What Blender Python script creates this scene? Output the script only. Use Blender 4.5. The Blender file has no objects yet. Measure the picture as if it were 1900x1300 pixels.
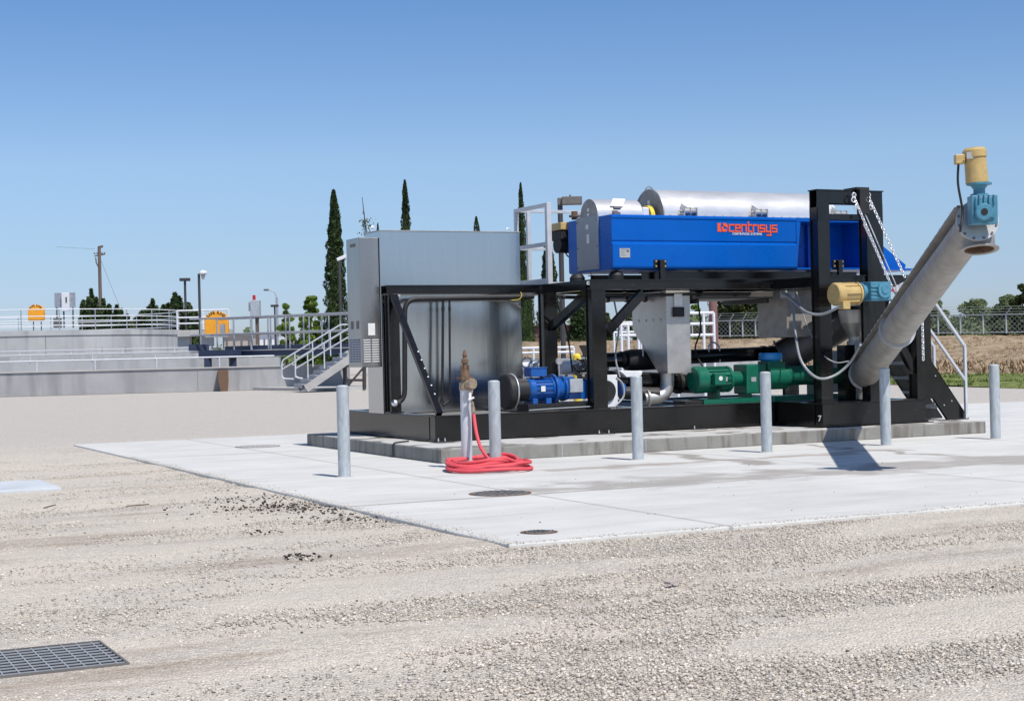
import bpy, bmesh, math, random
import numpy as np
from mathutils import Vector, Matrix
R = math.radians
random.seed(7); rng = np.random.default_rng(11)
scene = bpy.context.scene
# ------------------------------------------------------------------ camera, sky, sun, exposure
FPX, YAW, PITCH, ROLL, CAMZ = 2965.7, .4496, -1e-4, -.0232, 1.4449
def basis(yaw, pitch, roll):
    f = Vector((math.sin(yaw)*math.cos(pitch), math.cos(yaw)*math.cos(pitch), math.sin(pitch)))
    r0 = Vector((math.cos(yaw), -math.sin(yaw), 0)); u0 = r0.cross(f)
    return f, math.cos(roll)*r0 + math.sin(roll)*u0, -math.sin(roll)*r0 + math.cos(roll)*u0
CF, CR, CU = basis(YAW, PITCH, ROLL)
cd = bpy.data.cameras.new('camera'); cam = bpy.data.objects.new('camera', cd); scene.collection.objects.link(cam)
m = Matrix((CR, CU, -CF)).transposed().to_4x4(); m.translation = (0, 0, CAMZ); cam.matrix_world = m
cd.sensor_width = 36; cd.lens = FPX/1900*36; cd.clip_start = .1; cd.clip_end = 6000
scene.camera = cam
SUN = Vector((.10, -.61, 1)).normalized()
w = bpy.data.worlds.new('World'); scene.world = w; w.use_nodes = True
nt = w.node_tree; bg = nt.nodes['Background']
sky = nt.nodes.new('ShaderNodeTexSky'); sky.sky_type = 'NISHITA'; sky.sun_disc = False
sky.sun_elevation = math.asin(SUN.z); sky.sun_rotation = math.atan2(SUN.x, SUN.y)
sky.altitude = 500; sky.air_density = 1.0; sky.dust_density = 0.6; sky.ozone_density = 2.2
tc = nt.nodes.new('ShaderNodeTexCoord'); sx = nt.nodes.new('ShaderNodeSeparateXYZ'); rp = nt.nodes.new('ShaderNodeValToRGB'); mm_ = nt.nodes.new('ShaderNodeMix')
mm_.data_type = 'RGBA'; mm_.blend_type = 'MULTIPLY'; mm_.inputs[0].default_value = 1
nt.links.new(tc.outputs['Generated'], sx.inputs[0]); nt.links.new(sx.outputs[2], rp.inputs[0])
# clear dry air: a purer blue than the standard haze gives, by height above the horizon
stops = [(0,(.68,.79,1.10)),(.04,(.70,.81,1.13)),(.057,(.73,.83,1.07)),(.118,(.88,.965,1.12)),(.21,(.66,.86,1.10)),(.6,(.85,.95,1.08))]
rp.color_ramp.elements[0].position = 0; rp.color_ramp.elements[1].position = .6
for p_, c_ in stops[1:-1]: rp.color_ramp.elements.new(p_)
for e_, (p_, c_) in zip(rp.color_ramp.elements, stops): e_.position = p_; e_.color = (c_[0]/1.2, c_[1]/1.2, c_[2]/1.2, 1)
nt.links.new(sky.outputs[0], mm_.inputs[6]); nt.links.new(rp.outputs[0], mm_.inputs[7]); nt.links.new(mm_.outputs[2], bg.inputs[0]); bg.inputs[1].default_value = .12
sd = bpy.data.lights.new('sun', 'SUN'); sd.energy = 4.2; sd.angle = R(.53); sd.color = (1, .955, .89)
so = bpy.data.objects.new('sun', sd); scene.collection.objects.link(so)
so.rotation_euler = (-SUN).to_track_quat('-Z', 'Y').to_euler()
scene.view_settings.view_transform = 'Standard'; scene.view_settings.look = 'None'
scene.view_settings.exposure = .15; scene.view_settings.gamma = 1

def at(px, py, X=None, Y=None, Z=None, D=None):
    """the point of the place seen at (px,py) of the survey photo on a given plane or at a given distance"""
    d = CF + CR*((px-950)/FPX) + CU*((650-py)/FPX); o = Vector((0, 0, CAMZ))
    if X is not None: t = X/d.x
    elif Y is not None: t = Y/d.y
    elif Z is not None: t = (Z-CAMZ)/d.z
    else: t = D
    return o + t*d

# ------------------------------------------------------------------ materials
MATS = {}
def nn(t, kind, **kw):
    n = t.nodes.new(kind)
    for k, v in kw.items():
        if k in n.inputs.keys(): n.inputs[k].default_value = v
        else: setattr(n, k, v)
    return n
def mat(name, col, rough=.6, metal=0, var=.15, scale=6, bump=0, bscale=60, stretch=(1,1,1), island=0, tint=None, rvar=0, spec=.5, trans=0):
    m_ = bpy.data.materials.new(name); m_.use_nodes = True; t = m_.node_tree; L = t.links.new
    p = t.nodes['Principled BSDF']; p.inputs['Metallic'].default_value = metal; p.inputs['Roughness'].default_value = rough
    p.inputs['Specular IOR Level'].default_value = spec
    g = nn(t, 'ShaderNodeNewGeometry'); mp = nn(t, 'ShaderNodeMapping'); mp.inputs['Scale'].default_value = stretch
    L(g.outputs['Position'], mp.inputs[0])
    n = nn(t, 'ShaderNodeTexNoise', Scale=scale, Detail=6, Roughness=.62); L(mp.outputs[0], n.inputs[0])
    r = nn(t, 'ShaderNodeMapRange'); r.inputs[1].default_value = .3; r.inputs[2].default_value = .7
    L(n.outputs[0], r.inputs[0])
    mx = nn(t, 'ShaderNodeMix', data_type='RGBA'); L(r.outputs[0], mx.inputs[0])
    c = Vector(col); b = Vector(tint) if tint else c*(1+var)
    mx.inputs[6].default_value = (*(c*(1-var)), 1); mx.inputs[7].default_value = (*b, 1)
    out = mx.outputs[2]
    if island:
        hs = nn(t, 'ShaderNodeHueSaturation'); mr = nn(t, 'ShaderNodeMapRange')
        mr.inputs[3].default_value = 1-island; mr.inputs[4].default_value = 1+island
        L(g.outputs['Random Per Island'], mr.inputs[0]); L(mr.outputs[0], hs.inputs['Value']); L(out, hs.inputs['Color']); out = hs.outputs[0]
    L(out, p.inputs['Base Color'])
    if rvar:
        r2 = nn(t, 'ShaderNodeMapRange'); r2.inputs[3].default_value = max(0, rough-rvar); r2.inputs[4].default_value = rough+rvar
        L(n.outputs[0], r2.inputs[0]); L(r2.outputs[0], p.inputs['Roughness'])
    if bump:
        bn = nn(t, 'ShaderNodeTexNoise', Scale=bscale, Detail=4); L(mp.outputs[0], bn.inputs[0])
        bp = nn(t, 'ShaderNodeBump', Strength=bump, Distance=.02); L(bn.outputs[0], bp.inputs['Height']); L(bp.outputs[0], p.inputs['Normal'])
    if trans:
        tr = nn(t, 'ShaderNodeBsdfTranslucent'); L(out, tr.inputs[0]); ad = nn(t, 'ShaderNodeMixShader'); ad.inputs[0].default_value = trans
        L(p.outputs[0], ad.inputs[1]); L(tr.outputs[0], ad.inputs[2]); L(ad.outputs[0], t.nodes['Material Output'].inputs[0])
    MATS[name] = m_; return m_
mat('black_paint', (.005,.0048,.005), .17, 0, .35, 5, .03, 40, rvar=.07, tint=(.011,.010,.010), spec=.5)
mat('deck_grey', (.16,.155,.15), .8, .1, .3, 6)
mat('trough_shade_dark', (.105,.098,.092), .5, .3, .25, 5)  # stainless trough with the shade on it put into a dark colour
mat('grime_black', (.015,.014,.015), .55, 0, .4, 9, .1, 60)
mat('blue_paint', (.0,.094,.43), .28, 0, .05, 3, .02, 5, rvar=.05, spec=.2)
mat('pump_blue', (.006,.085,.33), .32, 0, .15, 14)
mat('ring_blue', (.02,.25,.60), .35)
mat('green_paint', (.004,.125,.075), .35, 0, .2, 12, .05)
mat('cream_paint', (.50,.355,.14), .42, 0, .15, 12)
mat('gear_paint', (.07,.235,.33), .45, 0, .22, 16)
mat('galv', (.50,.53,.55), .42, .55, .16, 14, .05, 120, (1,1,.5), rvar=.1)
mat('galv_paint', (.44,.48,.50), .5, .25, .2, 22, .08, 120, (1,1,.35))
mat('stainless', (.56,.54,.51), .42, .75, .14, 5, .04, 90, rvar=.12)
mat('stainless_dull', (.33,.31,.285), .55, .45, .2, 5, .05, 60)
mat('stainless_bright', (.78,.76,.73), .36, .6, .08, 4, .03, 60, (.5,1,1), rvar=.08)
mat('white_paint', (.72,.73,.76), .45, 0, .07, 6)
mat('rail_paint', (.56,.58,.61), .45, .15, .1, 6)
mat('rail_grey', (.38,.40,.44), .45, .4, .15, 6)
mat('label_white', (.72,.72,.70), .5, 0, .06, 30)
mat('ac_steel', (.36,.345,.335), .27, .9, .10, 3, .03, 20, (1,1,.3), rvar=.08)
mat('panel_grey', (.27,.29,.315), .4, .2, .04, 3)
mat('label_grey', (.40,.41,.42), .5, .2, .1, 30)
mat('logo_orange', (.80,.10,.022), .45, 0, .03)
mat('hose_red', (.66,.075,.095), .7, 0, .12, 9)
mat('rust', (.16,.095,.06), .85, .1, .45, 30, .4, 120)
mat('brass', (.36,.28,.20), .6, .4, .3, 30)
mat('rubber', (.012,.012,.013), .6, 0, .2)
mat('cable_grey', (.30,.32,.33), .45, .2, .1)
mat('chain_steel', (.85,.85,.86), .35, .75, .06)
mat('orange_box', (.85,.36,.02), .5, 0, .08)
mat('dark_text', (.06,.05,.03), .6)
mat('navy', (.028,.042,.085), .5, 0, .15)
mat('beacon_red', (.45,.015,.03), .25)
mat('wood', (.13,.10,.085), .85, 0, .3, 5, .3, 20, (3,3,.3))
mat('lamp_dark', (.045,.042,.045), .6)
mat('yellow_paint', (.72,.55,.05), .5)
mat('vent_dark', (.14,.13,.12), .6)
mat('vent_blue', (.07,.11,.24), .5)
mat('cypress_leaf', (.034,.062,.022), .75, 0, .45, .9, island=.45, tint=(.062,.10,.032), spec=.2)
mat('conifer_leaf', (.04,.075,.028), .75, 0, .4, .8, island=.5, tint=(.085,.125,.045), spec=.2)
mat('bright_leaf', (.13,.24,.035), .65, 0, .35, .5, island=.4, tint=(.27,.38,.075), spec=.2, trans=.25)
mat('oak_leaf', (.045,.075,.022), .65, 0, .4, .6, island=.5, tint=(.10,.14,.045), spec=.3, trans=.15)
mat('olive_leaf', (.14,.20,.085), .7, 0, .35, .4, island=.4, tint=(.26,.31,.16), spec=.2, trans=.2)  # leaf colour lightened to carry the haze of distance
mat('bark', (.10,.075,.055), .9, 0, .3, 8, .4, 30)
mat('maroon_wall', (.20,.105,.10), .85, 0, .15, 2)
mat('tan_wall', (.42,.37,.33), .85, 0, .12, 2)
mat('clod', (.035,.024,.019), .95, 0, .4, 30, island=.4)
mat('iron', (.22,.205,.19), .7, .4, .35, 22, .3, 120)
mat('joint_dark', (.20,.19,.18), .9)
mat('light_post', (.50,.50,.50), .5, .3)

def concrete(name, col, dark, streak=0, scale=1.2, bump=.15, band=.15):
    """weathered concrete: broad patches, fine grain, optional vertical streaks and form joints"""
    m_ = mat(name, col, .85, 0, band, scale, bump, 45); t = m_.node_tree; L = t.links.new; p = t.nodes['Principled BSDF']
    src = p.inputs['Base Color'].links[0].from_socket; g = [n for n in t.nodes if n.type == 'NEW_GEOMETRY'][0]
    n1 = nn(t, 'ShaderNodeTexNoise', Scale=70, Detail=3); L(g.outputs['Position'], n1.inputs[0])
    a = nn(t, 'ShaderNodeMapRange'); a.inputs[3].default_value = .86; a.inputs[4].default_value = 1.12; L(n1.outputs[0], a.inputs[0])
    mul = nn(t, 'ShaderNodeMix', data_type='RGBA', blend_type='MULTIPLY'); mul.inputs[0].default_value = 1
    L(src, mul.inputs[6]); L(a.outputs[0], mul.inputs[7]); out = mul.outputs[2]
    if streak:
        mp = nn(t, 'ShaderNodeMapping'); mp.inputs['Scale'].default_value = (5, 5, .6) if streak < 2 else (.9, .9, .12); L(g.outputs['Position'], mp.inputs[0])
        n2 = nn(t, 'ShaderNodeTexNoise', Scale=1.6, Detail=4); L(mp.outputs[0], n2.inputs[0])
        r = nn(t, 'ShaderNodeMapRange'); r.inputs[1].default_value = .5; r.inputs[2].default_value = .66; L(n2.outputs[0], r.inputs[0])
        mx = nn(t, 'ShaderNodeMix', data_type='RGBA'); mx.inputs[7].default_value = (*dark, 1); L(out, mx.inputs[6]); L(r.outputs[0], mx.inputs[0]); out = mx.outputs[2]
    L(out, p.inputs['Base Color']); return m_
concrete('plinth_conc', (.25,.245,.225), (.15,.135,.115), 1, 2.5)
concrete('wall_conc', (.34,.34,.345), (.25,.25,.26), 3, .5)
concrete('tank_conc', (.40,.41,.415), (.31,.315,.325), 3, .4)
concrete('pad_conc', (.50,.53,.55), (.4,.4,.4), 0, 1.5)
concrete('step_conc', (.45,.44,.42), (.4,.4,.4), 0, 1.5)

def dusty(name, col, amt=.75):
    """settled dust: only on faces that look up, so it stays put whatever the light"""
    t = MATS[name].node_tree; L = t.links.new; p = t.nodes['Principled BSDF']; src = p.inputs['Base Color'].links[0].from_socket
    g = [n for n in t.nodes if n.type == 'NEW_GEOMETRY'][0]; sp = nn(t, 'ShaderNodeSeparateXYZ'); L(g.outputs['Normal'], sp.inputs[0])
    n = nn(t, 'ShaderNodeTexNoise', Scale=5, Detail=6); L(g.outputs['Position'], n.inputs[0])
    r = nn(t, 'ShaderNodeMapRange'); r.inputs[1].default_value = .75; r.inputs[2].default_value = .97; L(sp.outputs[2], r.inputs[0])
    q = nn(t, 'ShaderNodeMapRange'); q.inputs[1].default_value = .25; q.inputs[2].default_value = .6; q.inputs[4].default_value = amt; L(n.outputs[0], q.inputs[0])
    m2 = nn(t, 'ShaderNodeMath', operation='MULTIPLY'); L(r.outputs[0], m2.inputs[0]); L(q.outputs[0], m2.inputs[1])
    x = nn(t, 'ShaderNodeMix', data_type='RGBA'); L(m2.outputs[0], x.inputs[0]); L(src, x.inputs[6]); x.inputs[7].default_value = (*col, 1)
    # scuffs: thin pale scratches and smudges
    mp = nn(t, 'ShaderNodeMapping'); mp.inputs['Scale'].default_value = (1.4,1.4,7); L(g.outputs['Position'], mp.inputs[0]); n2 = nn(t, 'ShaderNodeTexNoise', Scale=2.4, Detail=9, Roughness=.75); L(mp.outputs[0], n2.inputs[0])
    r2 = nn(t, 'ShaderNodeMapRange'); r2.inputs[1].default_value = .62; r2.inputs[2].default_value = .72; r2.inputs[4].default_value = .22; L(n2.outputs[0], r2.inputs[0])
    y = nn(t, 'ShaderNodeMix', data_type='RGBA'); L(r2.outputs[0], y.inputs[0]); L(x.outputs[2], y.inputs[6]); y.inputs[7].default_value = (*col, 1); L(y.outputs[2], p.inputs['Base Color'])
dusty('black_paint', (.16,.15,.135)); dusty('green_paint', (.16,.19,.15), .4); dusty('grime_black', (.15,.14,.125)); dusty('pump_blue', (.15,.17,.2), .35); dusty('cream_paint', (.45,.38,.25), .3)

# ------------------------------------------------------------------ mesh builder
ORG = {}
def link(o): scene.collection.objects.link(o)
def tag(o, label=None, cat=None, group=None, kind=None):
    if label: o['label'] = label
    if cat: o['category'] = cat
    if group: o['group'] = group
    if kind: o['kind'] = kind
    return o
def thing(name, label, cat, loc=(0,0,0), group=None):
    o = bpy.data.objects.new(name, None); o.location = loc; o.empty_display_size = .1; link(o); ORG[o] = Vector(loc)
    return tag(o, label, cat, group)
class MB:
    def __init__(s): s.v = []; s.f = []; s.sm = []; s.cuts = []
    def cut(s):
        """start the next separate piece"""
        if s.v and (not s.cuts or s.cuts[-1][0] < len(s.v)): s.cuts.append((len(s.v), len(s.f)))
        return s
    def add(s, vs, fs, smooth=False):
        k = len(s.v); s.v += [tuple(v) for v in vs]
        for f in fs: s.f.append(tuple(i+k for i in f)); s.sm.append(smooth)
        return s
    def box(s, x0, x1, y0, y1, z0, z1):
        vs = [(x,y,z) for z in (z0,z1) for y in (y0,y1) for x in (x0,x1)]
        return s.add(vs, [(0,2,3,1),(4,5,7,6),(0,1,5,4),(2,6,7,3),(0,4,6,2),(1,3,7,5)])
    def bar(s, p, q, w_, h, up=(0,0,1)):
        p = Vector(p); q = Vector(q); d = (q-p).normalized(); u = Vector(up)
        if abs(d.dot(u)) > .98: u = Vector((0,1,0))
        a = d.cross(u).normalized(); b = a.cross(d)
        vs = [e + a*(w_/2*i) + b*(h/2*j) for e in (p, q) for i, j in ((-1,-1),(1,-1),(1,1),(-1,1))]
        return s.add(vs, [(0,1,2,3),(7,6,5,4),(0,4,5,1),(1,5,6,2),(2,6,7,3),(3,7,4,0)])
    def tube(s, pts, r, seg=12, caps=True, closed=False):
        pts = [Vector(p) for p in pts]; n = len(pts); rs = r if hasattr(r, '__len__') else [r]*n
        nrm = None; rings = []
        for i, p in enumerate(pts):
            if closed: d = (pts[(i+1) % n]-pts[i-1])
            else: d = pts[min(i+1, n-1)]-pts[max(i-1, 0)]
            d.normalize()
            if nrm is None:
                nrm = d.cross(Vector((0,0,1)))
                if nrm.length < .05: nrm = d.cross(Vector((0,1,0)))
            nrm = (nrm - d*nrm.dot(d)).normalized(); b = d.cross(nrm)
            rings.append([p + (nrm*math.cos(2*math.pi*k/seg) + b*math.sin(2*math.pi*k/seg))*rs[i] for k in range(seg)])
        vs = [v for r_ in rings for v in r_]; fs = []
        for i in range(n if closed else n-1):
            j = (i+1) % n
            for k in range(seg):
                k2 = (k+1) % seg; fs.append((i*seg+k2, i*seg+k, j*seg+k, j*seg+k2))
        s.add(vs, fs, True)
        if caps and not closed:
            s.add(rings[0], [tuple(range(seg))]); s.add(rings[-1], [tuple(reversed(range(seg)))])
        return s
    def cyl(s, p, q, r, r2=None, seg=24): return s.tube([p, q], [r, r if r2 is None else r2], seg)
    def lathe(s, p, axis, prof, seg=24):
        """prof: list of (distance along axis, radius)"""
        p = Vector(p); d = Vector(axis).normalized(); a = d.cross(Vector((0,0,1)))
        if a.length < .05: a = Vector((1,0,0))
        a.normalize(); b = d.cross(a)
        for (t0, r0), (t1, r1) in zip(prof, prof[1:]):
            vs = [p + d*t + (a*math.cos(2*math.pi*k/seg)+b*math.sin(2*math.pi*k/seg))*r_ for t, r_ in ((t0,r0),(t1,r1)) for k in range(seg)]
            s.add(vs, [((k+1)%seg, k, seg+k, seg+(k+1)%seg) for k in range(seg)], abs(t1-t0) > 1e-4 and abs(r1-r0) > -1)
        for (t, r_), rev in ((prof[0], False), (prof[-1], True)):
            if r_ > 1e-4:
                vs = [p + d*t + (a*math.cos(2*math.pi*k/seg)+b*math.sin(2*math.pi*k/seg))*r_ for k in range(seg)]
                s.add(vs, [tuple(reversed(range(seg))) if rev else tuple(range(seg))])
        return s
    def prism(s, poly, ext):
        """extrude a planar polygon by a vector"""
        poly = [Vector(p) for p in poly]; e = Vector(ext); n = len(poly)
        return s.add(poly + [p+e for p in poly], [tuple(range(n)), tuple(reversed(range(n, 2*n)))] + [((i+1)%n, i, n+i, n+(i+1)%n) for i in range(n)])
    def ball(s, c, r, seg=16, rings=8, sc=(1,1,1), half=False):
        c = Vector(c); vs = []; lo = 0 if half else -90
        for i in range(rings+1):
            a = R(lo + (90-lo)*i/rings)
            for k in range(seg):
                t = 2*math.pi*k/seg; vs.append(c + Vector((math.cos(a)*math.cos(t)*r*sc[0], math.cos(a)*math.sin(t)*r*sc[1], math.sin(a)*r*sc[2])))
        return s.add(vs, [(i*seg+k, i*seg+(k+1)%seg, (i+1)*seg+(k+1)%seg, (i+1)*seg+k) for i in range(rings) for k in range(seg)], True)
    def torus(s, c, axis, R_, r, seg=24, sub=8, start=0, end=360):
        c = Vector(c); d = Vector(axis).normalized(); a = d.cross(Vector((0,0,1)))
        if a.length < .05: a = Vector((1,0,0))
        a.normalize(); b = d.cross(a); full = end-start >= 360
        pts = [c + (a*math.cos(R(start+(end-start)*k/seg)) + b*math.sin(R(start+(end-start)*k/seg)))*R_ for k in range(seg if full else seg+1)]
        return s.tube(pts, r, sub, True, full)
    def build(s, name, mt, parent=None, bevel=0, seg=2):
        if s.cuts:
            c = [(0,0)]+s.cuts+[(len(s.v), len(s.f))]; out = None
            for (a0,b0),(a1,b1) in zip(c, c[1:]):
                if a1 == a0: continue
                m2 = MB(); m2.v = s.v[a0:a1]; m2.f = [tuple(i-a0 for i in f) for f in s.f[b0:b1]]; m2.sm = s.sm[b0:b1]; o = m2.build(name, mt, parent, bevel, seg); out = out or o
            return out
        me = bpy.data.meshes.new(name); o = bpy.data.objects.new(name, me); link(o)
        g = ORG.get(parent, Vector((0,0,0))) if parent else Vector((0,0,0))
        me.from_pydata([(x-g.x, y-g.y, z-g.z) for x, y, z in s.v], [], s.f)
        me.polygons.foreach_set('use_smooth', s.sm); me.materials.append(MATS[mt] if isinstance(mt, str) else mt)
        bm = bmesh.new(); bm.from_mesh(me); bmesh.ops.recalc_face_normals(bm, faces=bm.faces); bm.to_mesh(me); bm.free()
        if bevel:
            b = o.modifiers.new('bevel', 'BEVEL'); b.width = bevel; b.segments = seg; b.limit_method = 'ANGLE'; b.angle_limit = R(40)
        if parent: o.parent = parent; ORG[o] = g
        else: ORG[o] = Vector((0,0,0))
        return o
def copy_tree(o, parent=None):
    c = o.copy(); link(c); c.parent = parent
    for ch in list(o.children): copy_tree(ch, c)
    return c
def smooth_path(pts, n=8):
    """Catmull-Rom through the points"""
    P = [Vector(p) for p in pts]; P = [P[0]*2-P[1]] + P + [P[-1]*2-P[-2]]; out = []
    for i in range(1, len(P)-2):
        for k in range(n):
            t = k/n; a, b, c, d = P[i-1:i+3]
            out.append(.5*((2*b) + (c-a)*t + (2*a-5*b+4*c-d)*t*t + (3*b-a-3*c+d)*t**3))
    out.append(P[-2]); return out
def bend(pts, r, n=6):
    """polyline with rounded corners of radius r"""
    P = [Vector(p) for p in pts]; out = [P[0]]
    for i in range(1, len(P)-1):
        a = (P[i-1]-P[i]).normalized(); b = (P[i+1]-P[i]).normalized(); A = P[i]+a*r; B = P[i]+b*r
        for k in range(n+1):
            t = k/n; out.append(A*(1-t)**2 + P[i]*2*t*(1-t) + B*t*t)
    out.append(P[-1]); return out
def text(name, body, size, mt, parent, mtx, extrude=.002, spacing=1, align='CENTER'):
    cu = bpy.data.curves.new(name, 'FONT'); cu.body = body; cu.size = size; cu.extrude = extrude; cu.offset = size*.02; cu.align_x = align; cu.space_character = spacing
    to = bpy.data.objects.new(name, cu); link(to)
    dg = bpy.context.evaluated_depsgraph_get(); me = bpy.data.meshes.new_from_object(to.evaluated_get(dg)); bpy.data.objects.remove(to)
    g = ORG.get(parent, Vector((0,0,0))); me.transform(Matrix.Translation(-g) @ mtx); me.materials.clear(); me.materials.append(MATS[mt])
    o = bpy.data.objects.new(name, me); link(o); o.parent = parent; ORG[o] = g; return o
def face_mtx(loc, xdir, zup=(0,0,1)):
    x = Vector(xdir).normalized(); z = Vector(zup); n = x.cross(z).normalized(); up = n.cross(x)
    m_ = Matrix((x, up, n)).transposed().to_4x4(); m_.translation = loc; return m_
U = Vector
# ------------------------------------------------------------------ ground, slab, road, levee
def ground_material():
    m_ = bpy.data.materials.new('gravel_ground'); m_.use_nodes = True; t = m_.node_tree; L = t.links.new; p = t.nodes['Principled BSDF']
    p.inputs['Roughness'].default_value = .95; p.inputs['Specular IOR Level'].default_value = .15
    g = nn(t, 'ShaderNodeNewGeometry')
    def noise(sc, det=5, stretch=None, rough=.6, rot=0):
        n = nn(t, 'ShaderNodeTexNoise', Scale=sc, Detail=det, Roughness=rough)
        if stretch:
            mp = nn(t, 'ShaderNodeMapping'); mp.inputs['Scale'].default_value = stretch; mp.inputs['Rotation'].default_value = (0,0,rot)
            L(g.outputs['Position'], mp.inputs[0]); L(mp.outputs[0], n.inputs[0])
        else: L(g.outputs['Position'], n.inputs[0])
        return n.outputs[0]
    def rng_(src, a, b, c=0, d=1):
        r = nn(t, 'ShaderNodeMapRange'); L(src, r.inputs[0])
        for i, v in enumerate((a,b,c,d)): r.inputs[i+1].default_value = v
        return r.outputs[0]
    def mix(f, a, b, mode='MIX'):
        x = nn(t, 'ShaderNodeMix', data_type='RGBA', blend_type=mode)
        if isinstance(f, float): x.inputs[0].default_value = f
        else: L(f, x.inputs[0])
        for i, v in ((6,a),(7,b)):
            if isinstance(v, tuple): x.inputs[i].default_value = (*v, 1)
            else: L(v, x.inputs[i])
        return x.outputs[2]
    band = noise(1.3, 9, (.3,1,1), .7, R(-4))
    col = mix(rng_(band, .42, .6), (.63,.565,.475), (.57,.52,.455))
    brown = noise(.8, 6, (.35,1.3,1))
    col = mix(rng_(brown, .54, .66, 0, .75), col, (.37,.30,.23))
    sepx = nn(t, 'ShaderNodeSeparateXYZ'); L(g.outputs['Position'], sepx.inputs[0])
    far = rng_(sepx.outputs[1], 24, 30); col = mix(far, col, (.52,.48,.43))
    # compacted far track
    v = nn(t, 'ShaderNodeTexVoronoi', Scale=62); v.feature = 'F1'; L(g.outputs['Position'], v.inputs[0])
    hs = nn(t, 'ShaderNodeSeparateColor'); L(v.outputs['Color'], hs.inputs[0])
    stone = rng_(hs.outputs[0], 0, 1, .70, 1.28)
    amt = rng_(noise(1.5, 9, (.3,1,1), .72), .36, .64, .2, 1)
    st = mix(amt, (1,1,1), stone)
    col = mix(1., col, st, 'MULTIPLY')
    fine = rng_(noise(160, 2), .3, .7, .80, 1.18); col = mix(1., col, fine, 'MULTIPLY')
    ve = nn(t, 'ShaderNodeTexVoronoi', Scale=62); ve.feature = 'DISTANCE_TO_EDGE'; L(g.outputs['Position'], ve.inputs[0])
    gapc = rng_(ve.outputs['Distance'], .0, .12, .55, 1.04); gapm = mix(amt, (1,1,1), gapc); nearf = rng_(sepx.outputs[1], 14, 24, 1, .35); gapm = mix(nearf, (1,1,1), gapm); col = mix(1., col, gapm, 'MULTIPLY')  # shade in the gaps between stones, painted as darker cell edges
    L(col, p.inputs['Base Color'])
    b1 = nn(t, 'ShaderNodeBump', Strength=.9, Distance=.012); L(v.outputs['Distance'], b1.inputs['Height']); b1.invert = True
    b2 = nn(t, 'ShaderNodeBump', Strength=.6, Distance=.03); L(noise(14, 6), b2.inputs['Height']); L(b1.outputs[0], b2.inputs['Normal'])
    L(b2.outputs[0], p.inputs['Normal']); return m_
GZ = -.022
gm = ground_material()
# gently uneven near the slab, flat beyond
def ground_sheet():
    xs = np.concatenate([[-3000,-400,-80,-20], np.linspace(-6,22,113), [30,60,120,400,3000]])
    ys = np.concatenate([[-3000,-400,-60,-10], np.linspace(3,24,106), [30,60,120,400,3000]])
    X, Y = np.meshgrid(xs, ys); Z = np.full_like(X, GZ)
    k = np.exp(-((X-8)/14)**6)*np.exp(-((Y-12)/11)**6)
    Z += k*(.012*np.sin(X*1.1+Y*.7)*np.sin(Y*1.9-X*.3) + .008*np.sin(X*.6-Y*4.1) - .008)*(1-np.exp(-((X-.4)/1.9)**4-((Y-8.08)/.75)**4))
    vs = np.stack([X,Y,Z], -1).reshape(-1,3); w_ = len(xs)
    fs = [(j*w_+i, j*w_+i+1, (j+1)*w_+i+1, (j+1)*w_+i) for j in range(len(ys)-1) for i in range(w_-1)]
    me = bpy.data.meshes.new('ground'); me.from_pydata(vs.tolist(), [], fs); me.materials.append(gm)
    me.polygons.foreach_set('use_smooth', [True]*len(fs))
    o = bpy.data.objects.new('ground', me); link(o); o['kind'] = 'structure'
ground_sheet()
SX0, SY0, SX1, SY1 = 5.13, 10.76, 60., 28.1
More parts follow.
